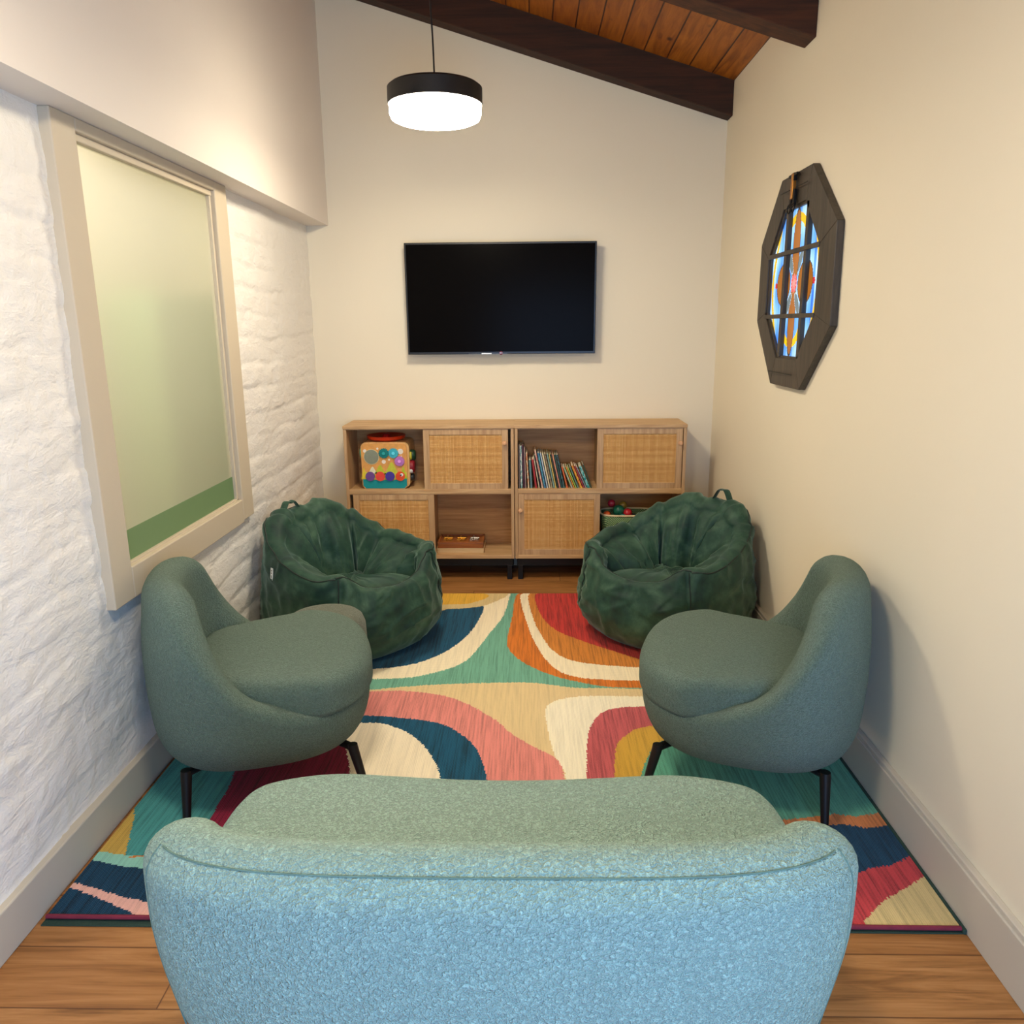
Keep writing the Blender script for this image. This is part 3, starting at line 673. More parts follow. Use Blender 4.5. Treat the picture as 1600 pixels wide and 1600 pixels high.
    def pt(deg, j, off=.002):
        t = math.radians(deg) % (2 * PI); i = min(range(n), key=lambda k: abs(((th[k] - t + PI) % (2 * PI)) - PI))
        return rows[(i, j)]
    JR = 12 + 24   # row where the outer wall meets the rim
    # piping: over both arms, round the front of the seat, and down the front corners
    pipe = lambda P, nm='piping': MB().tube(catmull(P, 4), .0036, 6).build(nm, M_pipe, root, True)
    for sg in (1, -1):
        pipe([pt(sg * d, JR + (2 if d < 150 else 4)) for d in range(46, 172, 5)])
        pipe([pt(sg * 45, j) for j in range(6, JR + 3, 2)])
    pipe([pt(d, JR + int(3 + 9 * (1 - abs(d) / 46) ** .5)) for d in range(-46, 47, 4)])
    # carry handle at the top of the back
    a, b = pt(mirror * 148, JR + 7), pt(mirror * 170, JR + 7); mid = (a + b) / 2 + Vector((-.01, 0, .016 if mirror < 0 else .04))
    hp = catmull([a - Vector((0, 0, .02)), a.lerp(mid, .55) + Vector((0, 0, .014)), mid, b.lerp(mid, .55) + Vector((0, 0, .014)), b - Vector((0, 0, .02))], 6)
    MB().tube(hp, .019, 8, flat=.2).build('carry_handle', M_suede, root, True)
    if tagside:
        c = pt(tagside, 31); nn = Vector((math.cos(math.radians(tagside)), math.sin(math.radians(tagside)), .12)).normalized(); up = Vector((0, 0, 1)); r_ = up.cross(nn).normalized(); up = nn.cross(r_)
        M = Matrix((( r_.x, up.x, nn.x, c.x + nn.x * .005), (r_.y, up.y, nn.y, c.y + nn.y * .005), (r_.z, up.z, nn.z, c.z + nn.z * .005), (0, 0, 0, 1)))
        tg = MB().box((-.011, -.028, 0), (.011, .028, .003), .001, M).build('brand_tag', M_tag, root)
        tg['label'] = 'small white woven tag with dark marks'
        q = MB()
        q.box((-.003, .014, .003), (.004, .019, .0036), 0, M); q.box((-.003, .003, .003), (.004, .008, .0036), 0, M); q.box((-.002, -.018, .003), (.003, -.005, .0036), 0, M)
        q.build('tag_print', M_ink, tg)
    return root
bagL = make_beanbag('dark green suede bean bag chair in the corner by the white brick wall', (-.850, 3.535, .014), math.radians(-41), 1.0, -1, tagside=-96)
bagR = make_beanbag('dark green suede bean bag chair against the smooth right wall, carry handle up', (.672, 3.635, .014), math.radians(180 + 50), 2.3, 1)

# ------------------------------------------------------------------ rattan cabinets
M_oak = wood('light_oak_veneer', (176, 136, 90), (212, 176, 128), 0, 1.0, .5)
M_oakv = wood('light_oak_veneer_upright', (170, 132, 90), (204, 168, 124), 2, 1.0, .5)
M_in = wood('light_oak_back_panel', (172, 118, 62), (206, 154, 92), 0, .9, .55)
def rattan():
    g = N('woven_rattan'); tc = g.n('ShaderNodeTexCoord'); sep = g.n('ShaderNodeSeparateXYZ'); g.t.links.new(tc.outputs['Object'], sep.inputs[0])
    def strands(s, per, seed):
        q = g.math('DIVIDE', s, per); f = g.math('FRACT', q); tri = g.math('ABSOLUTE', g.math('SUBTRACT', f, .5))
        return g.ramp(tri, [(.2, (1, 1, 1)), (.44, (0, 0, 0))]), g.n('ShaderNodeTexWhiteNoise', {'W': g.math('ADD', g.math('FLOOR', q), seed)}, noise_dimensions='1D').outputs[0]
    a, ra = strands(sep.outputs[0], .0078, 1.); b, rb = strands(sep.outputs[2], .0072, 50.)
    h = g.math('MAXIMUM', a, b); both = g.math('MULTIPLY', a, b)
    nz = g.noise(g.coord((130, 1, 26)), 1.2, 3); nz2 = g.noise(g.coord((26, 1, 140)), 1.2, 3)
    tone = g.math('ADD', g.math('MULTIPLY', nz, .36), g.math('ADD', g.math('MULTIPLY', nz2, .36), g.math('ADD', g.math('MULTIPLY', ra, .14), g.math('MULTIPLY', rb, .14))))
    base = g.ramp(tone, [(.34, lin((202, 146, 80))), (.5, lin((222, 170, 102))), (.66, lin((238, 196, 132)))])
    col = g.mix(h, lin((128, 78, 34)), base)
    g.bump(g.math('ADD', h, g.math('MULTIPLY', both, .3)), .7, .003)
    return g.done(col, .6, spec=.3)
M_rattan = rattan(); M_knob = wood('knob_beech', (212, 156, 110), (232, 184, 138), 2, 2, .45)
CY0, CY1 = 4.47, 4.765; CZ0, CZ1 = .135, .942
def make_cabinet(x0, x1, label, d_up, d_lo, kn_up, kn_lo, copyfrom=None):
    """x0..x1 overall; d_up / d_lo: door spans, relative to x0"""
    root = empty('rattan_cabinet', ((x0 + x1) / 2, CY0, 0), label, 'cabinet', 'pair of low oak and rattan cabinets')
    W = (x1 - x0) / 2; D = CY1 - CY0; t = .018; zs = .537
    MB().box((-W - .002, -.004, CZ1 - .018), (W + .002, D, CZ1), .0015).build('top_board', M_oak, root)
    MB().box((-W, 0, CZ0), (-W + t, D, CZ1 - .0185), .0015).build('side_panel', M_oakv, root)
    MB().box((W - t, 0, CZ0), (W, D, CZ1 - .0185), .0015).build('side_panel', M_oakv, root)
    MB().box((-W + t, 0, CZ0), (W - t, D, CZ0 + .02), .0015).build('bottom_board', M_oak, root)
    MB().box((-W + t, 0, zs), (W - t, D, zs + .024), .0015).build('middle_shelf', M_oak, root)
    MB().box((-W + t, D - .008, CZ0 + .02), (W - t, D - .001, CZ1 - .018)).build('back_panel', M_in, root)
    MB().box((-.009, .03, CZ0 + .02), (.009, D - .008, zs)).box((-.009, .03, zs + .024), (.009, D - .008, CZ1 - .018)).build('partition', M_oakv, root)
    MB().box((-W + t, .0035, CZ1 - .0235), (W - t, .024, CZ1 - .018)).box((-W + t, .0035, zs - .005), (W - t, .024, zs)).box((-W + t, .0035, zs + .024), (W - t, .024, zs + .028)).box((-W + t, .0035, CZ0 + .02), (W - t, .024, CZ0 + .024)).build('door_track', M_oak, root)
    for (a, b), z0, z1, kx, kz in ((d_up, zs + .026, CZ1 - .02, kn_up[0], kn_up[1]), (d_lo, CZ0 + .022, zs - .003, kn_lo[0], kn_lo[1])):
        a -= (x0 + x1) / 2; b -= (x0 + x1) / 2; kx -= (x0 + x1) / 2; s = .036; y0, y1 = .004, .020
        M = MB()
        for lo, hi in (((a, y0, z0), (a + s, y1, z1)), ((b - s, y0, z0), (b, y1, z1)), ((a + s, y0, z0), (b - s, y1, z0 + s)), ((a + s, y0, z1 - s), (b - s, y1, z1))): M.box(lo, hi, .002)
        d = M.build('sliding_door', M_oakv, root)
        MB().box((a + s - .002, y0 + .005, z0 + s - .002), (b - s + .002, y0 + .010, z1 - s + .002)).build('rattan_panel', M_rattan, d)
        kM = Matrix.Translation((kx, y0, kz)) @ Matrix.Rotation(PI / 2, 4, 'X')
        MB().lathe([(0, 0), (.006, 0), (.0065, .008), (.012, .014), (.0135, .02), (.011, .026), (0, .029)], 24, kM).build('knob', M_knob, d, True)
    # dark cavity behind the doors' open edges is the unlit compartment; black metal base, its rear sheet added as shade under the cabinet
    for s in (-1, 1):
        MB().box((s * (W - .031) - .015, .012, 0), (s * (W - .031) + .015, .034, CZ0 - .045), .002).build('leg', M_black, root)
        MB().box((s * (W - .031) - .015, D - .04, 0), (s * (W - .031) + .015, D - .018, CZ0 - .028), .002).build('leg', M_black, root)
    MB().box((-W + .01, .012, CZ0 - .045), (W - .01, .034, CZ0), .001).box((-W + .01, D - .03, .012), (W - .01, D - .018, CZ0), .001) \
        .box((-W + .01, .03, CZ0 - .028), (-W + .03, D - .03, CZ0), .001).box((W - .03, .03, CZ0 - .028), (W - .01, D - .03, CZ0), .001).build('underframe_and_shade_sheet', M_black, root)
    return root
k = 4.47 / 4.47
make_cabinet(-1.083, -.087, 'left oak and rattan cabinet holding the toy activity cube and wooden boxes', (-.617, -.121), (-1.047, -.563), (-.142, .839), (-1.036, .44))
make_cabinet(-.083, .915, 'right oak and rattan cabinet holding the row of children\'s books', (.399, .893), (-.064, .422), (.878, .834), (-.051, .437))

# ------------------------------------------------------------------ television
def make_tv():
    root = empty('television', (-.161, 4.70, 1.655), 'black flat screen television mounted on the back wall above the cabinets', 'television')
    root.rotation_euler = (math.radians(1.2), 0, 0)
    w, h = .556, .316
    MB().box((-w, -.018, -h), (w, .012, h), .003).box((-.32, .012, -.22), (.32, .045, .2), .012).build('casing', plain('tv_casing_black', (16, 17, 18), .35), root)
    g = N('black_glass_screen')
    MB().box((-w + .010, -.0195, -h + .014), (w - .010, -.0175, h - .010)).build('screen', g.done((.0035, .003, .003, 1), .2, spec=.02), root)
    MB().box((-.08, .045, -.1), (.08, .066, .1)).build('wall_bracket', M_black, root)
    ml = plain('silver_trim', (206, 206, 200), .3, .6)
    MB().box((-.195, -.0205, -h + .0005), (.035, -.0185, -h + .004)).build('lower_trim', plain('grey_trim', (90, 90, 88), .35, .5), root)
    MB().box((-.118, -.0215, -h + .000), (-.058, -.0195, -h + .006), .001).build('indicator_strip', ml, root)
    M = Matrix.Translation((-.002, -.019, -h + .006)) @ Matrix.Rotation(PI / 2, 4, 'X')
    e = MB().lathe([(0, 0), (.0105, 0), (.0105, .002), (0, .0022)], 32, M).build('emblem', plain('dark_red_emblem', (120, 22, 36), .4), root)
    MB().lathe([(0, .002), (.0035, .002), (.0035, .0034), (0, .0036)], 16, Matrix.Translation((-.004, 0, .001)) @ M).lathe([(0, .002), (.0026, .002), (.0026, .0034), (0, .0036)], 16, Matrix.Translation((.0045, 0, .001)) @ M).build('emblem_mark', ml, e)
make_tv()

# ------------------------------------------------------------------ pendant lamp
def make_pendant(y, label):
    x, z = -.372, 2.312; R = .190
    root = empty('pendant_lamp', (x, y, z), label, 'pendant lamp')
    blk = plain('matt_black_metal', (30, 28, 26), .5, .2)
    MB().lathe([(0, .126), (.03, .126), (R - .012, .124), (R, .115), (R, .052), (R - .004, .052), (R - .004, .112), (0, .120)], 72).build('shade', blk, root, True)
    g = N('glowing_diffuser'); em = g.n('ShaderNodeEmission', {'Color': (1.0, .87, .67, 1), 'Strength': LAMP}); g.t.links.new(em.outputs[0], g.out.inputs[0])
    MB().lathe([(R - .006, .07), (R - .006, .02), (R - .012, .004), (R - .03, -.004), (0, -.012)], 72).build('diffuser', g.m, root, True)
    zc = ceil_z(x) - z
    MB().lathe([(0, .126), (.016, .126), (.013, .143), (.005, .16), (0, .16)], 20).build('cord_grip', blk, root, True)
    MB().tube(catmull([(0, 0, .14), (-.003, 0, .3), (-.009, 0, .45), (-.007, 0, .7), (0, 0, zc)], 5), .0035, 8).build('cord', blk, root, True)
    MB().lathe([(0, zc), (.05, zc), (.05, zc - .02), (0, zc - .024)], 32).build('ceiling_canopy', blk, root, True)
LAMP = 73
make_pendant(3.4, 'round black pendant lamp with glowing white diffuser hanging from the ceiling')
# its twin nearer the doorway, above the loveseat
make_pendant(1.2, 'second round black pendant lamp, hanging nearer the doorway above the loveseat')

# ------------------------------------------------------------------ octagonal stained glass window on the right wall
OUT = [(3.597, 2.100), (3.843, 1.857), (3.843, 1.512), (3.575, 1.238), (3.194, 1.238), (2.916, 1.490), (2.930, 1.857), (3.226, 2.100)]
INN = [(3.551, 1.975), (3.722, 1.788), (3.722, 1.547), (3.523, 1.355), (3.262, 1.355), (3.091, 1.537), (3.091, 1.792), (3.282, 1.975)]
def make_octagon():
    bk = wood('black_stained_frame_wood', (44, 38, 30), (74, 64, 52), 2, 1.2, .5)
    root = empty('stained_glass_window', (1.108, 3.40, 1.665), 'octagonal black framed stained glass window on the right wall', 'stained glass window')
    Mr = Matrix(((0, 0, -1, 0), (1, 0, 0, -3.40), (0, 1, 0, -1.665), (0, 0, 0, 1)))    # (y,z) poly -> wall; extrude along -x
    for i in range(8):
        j = (i + 1) % 8
        MB().prism([OUT[i], OUT[j], INN[j], INN[i]], -.016, .012, Mr, bev=.0025).build('frame_board', bk, root)
    fr = [ (INN[i][0] * 1.0, INN[i][1]) for i in range(8)]
    c = (3.406, 1.665)
    sh = lambda P, k: [(c[0] + (p[0] - c[0]) * k, c[1] + (p[1] - c[1]) * k) for p in P]
    lip = MB()
    A, B = sh(INN, 1.02), sh(INN, .965)
    for i in range(8): j = (i + 1) % 8; lip.prism([A[i], A[j], B[j], B[i]], -.012, .004, Mr)
    lip.build('inner_lip', bk, root)
    MB().box((-.012, .076, -.305), (.008, .104, .305), .002).box((-.012, -.168, -.305), (.008, -.140, .305), .002).build('glazing_bar', bk, root)
    MB().box((-.016, -.315, .118), (0, .315, .136), .002).build('glazing_bar', bk, root)
    MB().box((-.016, -.315, -.142), (0, .315, -.124), .002).build('glazing_bar', bk, root)
    # glass
    n = 150; ys = np.linspace(3.085, 3.73, n + 1); zs = np.linspace(1.35, 1.98, n + 1)
    Y, Z = np.meshgrid((ys[:-1] + ys[1:]) / 2, (zs[:-1] + zs[1:]) / 2); u = Y - 3.408; v = Z - 1.665
    C = np.zeros(Y.shape + (3,)); rng = np.random.default_rng(2)
    st = np.repeat(rng.random((1, n // 6 + 1)), 6, axis=1)[:, :n]; st = st + .25 * np.sin(Z * 21 + Y * 9)
    for q in range(3): C[..., q] = np.interp(st, [0, .4, .75, 1.1], [(60, 110, 190)[q], (110, 160, 215)[q], (168, 200, 232)[q], (205, 225, 240)[q]])
    def setc(m, c): C[m] = c
    rib = lambda cy, cz, r, w: np.abs(np.hypot(u - cy, v - cz) - r) < w
    # ribbons
    setc(rib(0, .12, .145, .017) & (v > .12), (226, 168, 30)); setc(rib(0, -.13, .12, .016) & (v < -.13), (240, 178, 24))
    for s in (-1, 1):
        setc(np.abs(u - s * (.235 + .05 * np.cos(v * 9))) < .014, (226, 172, 40))
        e = ((u - s * .135) / .085) ** 2 + (v / .085) ** 2; setc(e < 1.12, (60, 50, 44)); setc(e < 1, (150, 84, 26))
        e = ((u) / .040) ** 2 + ((v - s * .14) / .15) ** 2; setc(e < 1.2, (70, 60, 54)); setc(e < 1, (158, 92, 40))
        for s2 in (-1, 1):
            uu = (u - s * .055) * math.cos(.6) + (v - s2 * .085) * math.sin(.6) * s * s2 * -1; vv = (u - s * .055) * math.sin(.6) * s * s2 + (v - s2 * .085) * math.cos(.6)
            e = (uu / .02) ** 2 + (vv / .05) ** 2; setc(e < 1.25, (180, 186, 184)); setc(e < 1, (110, 112, 104))
        setc(np.hypot(u - s * .235, v) < .014, (190, 40, 36))
    e = np.hypot(u, v); setc((e < .036), (214, 64, 46)); setc(np.abs(np.sin(np.arctan2(v, u) * 5)) * .05 > np.maximum(e, .0) * 1.2, (236, 130, 116))
    for k in (-.15, 0.0, .15): setc(np.abs(u - .31 * np.sign(u) + k) < -1, (0, 0, 0))
    Cl = np.ones(C.shape[:2] + (4,)); s = C / 255; Cl[..., :3] = np.where(s <= .04045, s / 12.92, ((s + .055) / 1.055) ** 2.4)
    V = [(0.008, y - 3.40, z - 1.665) for z in zs for y in ys]; W = n + 1
    ok = in_poly(Y, Z, sh(INN, 1.01)); F = []; cols = []
    for j in range(n):
        for i in range(n):
            if ok[j, i]: F.append((j * W + i, j * W + i + 1, (j + 1) * W + i + 1, (j + 1) * W + i)); cols.append(Cl[j, i])
    g = N('stained_glass'); at = g.n('ShaderNodeVertexColor', layer_name='glass')
    tr = g.n('ShaderNodeBsdfTranslucent', {'Color': at.outputs[0]}); gl = g.n('ShaderNodeBsdfGlossy', {'Roughness': .08}); df = g.n('ShaderNodeBsdfDiffuse', {'Color': at.outputs[0]})
    m1 = g.n('ShaderNodeMixShader', {0: .25, 1: tr.outputs[0], 2: df.outputs[0]}); m2 = g.n('ShaderNodeMixShader', {0: .06, 1: m1.outputs[0], 2: gl.outputs[0]}); g.t.links.new(m2.outputs[0], g.out.inputs[0])
    o = mobj('leaded_glass', V, F, g.m, root)
    ca = o.data.color_attributes.new('glass', 'FLOAT_COLOR', 'CORNER'); ca.data.foreach_set('color', np.repeat(np.array(cols, np.float32), 4, axis=0).ravel())
    # latch at the top
    br = plain('aged_brass', (176, 120, 52), .35, .8); ir = plain('black_iron', (20, 18, 17), .5, .6)
    L = MB().box((-.034, -.012, .33), (-.018, .012, .43), .003).build('latch_bolt', br, root); L['label'] = 'brass sliding bolt'
    MB().box((-.032, -.05, .418), (-.018, .05, .428), .002).box((-.032, -.02, .40), (-.018, -.01, .43), .002).box((-.030, -.028, .30), (-.018, -.010, .368), .002).box((-.030, .010, .30), (-.018, .028, .368), .002).build('latch_plate', ir, root)
    for s in (-1, 1): MB().tube([(-.030, s * .024 + .018 * math.cos(a), .295 + .018 * math.sin(a)) for a in np.linspace(0, 2 * PI, 20, endpoint=False)], .003, 6, closed=True).build('latch_ring', ir, root, True)
    # mitre cracks of the top and bottom boards
    MB().box((-.0275, -.17, .370), (-.0255, -.03, .373)).box((-.0275, .04, .370), (-.0255, .16, .373)).box((-.0275, -.15, -.372), (-.0255, .16, -.369)).build('board_joint', ir, root)
make_octagon()
# ------------------------------------------------------------------ toy activity cube
def make_activity_cube():
    S = .270; x, z0 = -.856, .5615
    root = empty('activity_cube', (x, 4.505, z0), 'wooden toy activity cube with gears and a caterpillar in the cabinet\'s upper left compartment', 'toy')
    wd = wood('toy_birch', (204, 158, 92), (230, 190, 126), 2, 1.5, .45); h = S / 2
    def rr(w0, w1, z0, z1, r, n=6):
        P = []
        for cx, cz, a0 in ((w1 - r, z1 - r, 0), (w0 + r, z1 - r, 90), (w0 + r, z0 + r, 180), (w1 - r, z0 + r, 270)):
            for k in range(n + 1): a = math.radians(a0 + 90 * k / n); P.append((cx + r * math.cos(a), cz + r * math.sin(a)))
        return P
    MB().prism(rr(-h - .004, h + .012, .006, S + .006, .03), -(S - .03), -.012, Mx).build('box_body', wd, root, True)
    MB().prism(rr(-h, h, 0, S, .028), -.012, 0, Mx).build('front_panel', plain('panel_orange_wood', (222, 160, 84), .5), root, True)
    def disc(name, cx, cz, r, t, c, parent=root, y=0., teeth=0, rough=.4, metal=0., lab=None):
        n = 64 if not teeth else teeth * 4; P = []
        for k in range(n):
            a = 2 * PI * k / n; rr_ = r * (1 + (.16 if teeth and (k % 4) in (0, 1) else 0)) if teeth else r; P.append((cx + rr_ * math.cos(a), cz + rr_ * math.sin(a)))
        o = MB().prism(P, -y, t - y, Mx).build(name, plain(name + '_paint', c, rough, metal, var=.04), parent)
        if lab: o['label'] = lab
        return o
    P = 1 / (1600 / .0719 * .0) if False else .268 / 1010        # crop px -> m
    X = lambda px: (px - 700) * P
    Zc = lambda py: (1285 - py) * P
    water = [(-h + .004, Zc(1065)), (-h + .004, .02), (-h + .02, .003), (h - .02, .003), (h - .004, .02), (h - .004, Zc(1050)), (X(1130), Zc(1060)), (X(1050), Zc(1110)), (X(950), Zc(1075)), (X(830), Zc(1105)), (X(710), Zc(1075)), (X(600), Zc(1115)), (X(490), Zc(1075)), (X(380), Zc(1100)), (X(290), Zc(1065))]
    MB().prism(water, 0, .0015, Mx).build('water_panel', plain('teal_paint', (0, 140, 144), .5, var=.05), root)
    def hill(cx, top, w, base, c):
        Q = [(X(cx - w), Zc(base))] + [(X(cx + w * k), Zc(base - (base - top) * math.exp(-(k * 1.75) ** 2))) for k in np.linspace(-1, 1, 15)] + [(X(cx + w), Zc(base))]
        return MB().prism(Q, .0003, .0012, Mx).build('painted_hill', plain('hill_green_%d' % cx, c, .5), root)
    hill(860, 680, 190, 960, (196, 202, 62)); hill(600, 740, 150, 960, (188, 198, 50)); hill(1120, 780, 95, 1060, (176, 194, 44)); hill(235, 800, 70, 1060, (222, 196, 50)); hill(430, 780, 120, 940, (226, 224, 190))
    MB().prism([(X(215), Zc(880)), (X(215), Zc(1068)), (X(1195), Zc(1068)), (X(1195), Zc(900)), (X(1000), Zc(940)), (X(700), Zc(900)), (X(400), Zc(940))], .0002, .0009, Mx).build('painted_meadow', plain('meadow_paint', (206, 204, 70), .5), root)
    for cx, cy, r in ((275, 425, 38), (560, 375, 24), (1070, 440, 62), (690, 670, 45), (810, 625, 22), (1090, 545, 14)): disc('painted_cloud', X(cx), Zc(cy), r * P, .0012, (236, 226, 212))
    m = disc('mirror_rim', X(420), Zc(560), 172 * P, .003, (214, 200, 150)); mm = disc('mirror', X(420), Zc(555), 160 * P, .004, (150, 156, 136), m, 0, 0, .35, .3)
    for cx, cy, r, c, lab in ((700, 475, 100, (0, 122, 122), 'dark teal gear'), (915, 475, 100, (60, 176, 196), 'light blue gear'), (1045, 655, 100, (190, 120, 196), 'violet gear')):
        g_ = disc('gear', X(cx), Zc(cy), r * P, .009, c, root, 0, 16, lab=lab); disc('gear_hub', X(cx), Zc(cy), 34 * P, .014, tuple(min(255, v + 50) for v in c), g_)
    for cx, c, lab in ((375, (112, 74, 140), 'mauve caterpillar segment'), (600, (228, 74, 56), 'red caterpillar segment'), (820, (74, 58, 156), 'indigo caterpillar segment'), (1050, (222, 78, 34), 'orange caterpillar head with eye')):
        dd = disc('caterpillar_segment', X(cx), Zc(995), 104 * P, .010, c, lab=lab)
        if cx == 1050:
            disc('eye_white', X(1085), Zc(960), 36 * P, .0115, (240, 238, 232), dd); disc('pupil', X(1068), Zc(968), 18 * P, .0125, (18, 20, 30), dd)
    # top tray, side spinners
    T = Matrix.Translation((-.005, .13, S + .006))
    tr = MB().lathe([(0, 0), (.085, 0), (.112, .012), (.116, .03), (.11, .031), (.08, .014), (0, .010)], 48, T).build('top_tray', plain('red_orange_plastic', (214, 56, 14), .35), root, True)
    MB().lathe([(0, .008), (.03, .010), (.02, .036), (0, .042)], 24, T).build('tray_knob', plain('red_plastic', (190, 20, 20), .35), tr, True)
    Ls = Matrix.Translation((-h - .004, .07, .205)) @ Matrix.Rotation(-PI / 2, 4, 'Y')
    MB().lathe([(0, 0), (.03, 0), (.032, .006), (.03, .013), (0, .015)], 32, Ls).build('side_wheel', plain('mint_plastic', (96, 206, 160), .4), root, True)
    for yy, zz, r, c, t in ((.06, .19, .026, (206, 196, 60), .012), (.075, .19, .034, (24, 62, 42), .03), (.06, .125, .038, (140, 26, 40), .026), (.04, .105, .018, (226, 226, 220), .016), (.06, .06, .022, (34, 40, 44), .02)):
        M = Matrix.Translation((h + .012, yy, zz)) @ Matrix.Rotation(PI / 2, 4, 'Y')
        MB().lathe([(0, 0), (r, 0), (r, t * .7), (r * .8, t), (0, t)], 28, M).build('side_bead', plain('side_bead_%d' % c[0], c, .4), root, True)
    MB().box((-.011, -.0008, .0112), (.020, .0, .0135)).build('maker_mark', plain('mark_pale', (120, 196, 190), .6), root)
make_activity_cube()

# ------------------------------------------------------------------ latch board and box in the lower compartment
def make_boards():
    z = .1555; cx = -.414
    lw = wood('pale_box_wood', (206, 170, 118), (226, 196, 148), 0, 1, .5)
    r = empty('wooden_box', (cx, 4.52, z), 'pale flat wooden box under the brown latch board in the open compartment', 'box')
    MB().box((-.142, 0, 0), (.138, .19, .022), .002).build('box_base', lw, r)
    MB().box((-.144, -.002, .0222), (.140, .192, .031), .002).build('box_lid', lw, r)
    b = empty('latch_board', (cx, 4.52, z + .0315), 'brown wooden busy board with three brass latches lying on the pale box', 'toy')
    bw_ = wood('reddish_board_wood', (120, 62, 22), (168, 98, 44), 0, 1.1, .45); br = plain('brass', (206, 160, 70), .3, .9); sv = plain('steel', (180, 176, 168), .3, .9)
    MB().box((-.142, 0, 0), (.136, .19, .03), .003).build('board', bw_, b)
    MB().box((-.142, 0, .030), (.136, .012, .038), .001).box((-.142, .178, .030), (.136, .19, .038), .001).box((-.142, .012, .030), (-.130, .178, .038), .001).box((.124, .012, .030), (.136, .178, .038), .001).build('board_rim', bw_, b)
    for x_, m in ((-.085, br), (-.002, br), (.078, sv)):
        M = MB().box((x_ - .030, .075, .030), (x_ + .024, .115, .034), .001).box((x_ - .012, .05, .034), (x_ - .004, .14, .044), .002).box((x_ - .028, .088, .036), (x_ + .030, .098, .046), .003)
        M.tube([(x_ + .012 + .012 * math.cos(a), .06 + .012 * math.sin(a), .040) for a in np.linspace(0, 2 * PI, 16, endpoint=False)], .002, 6, closed=True)
        M.build('latch', m, b)
make_boards()

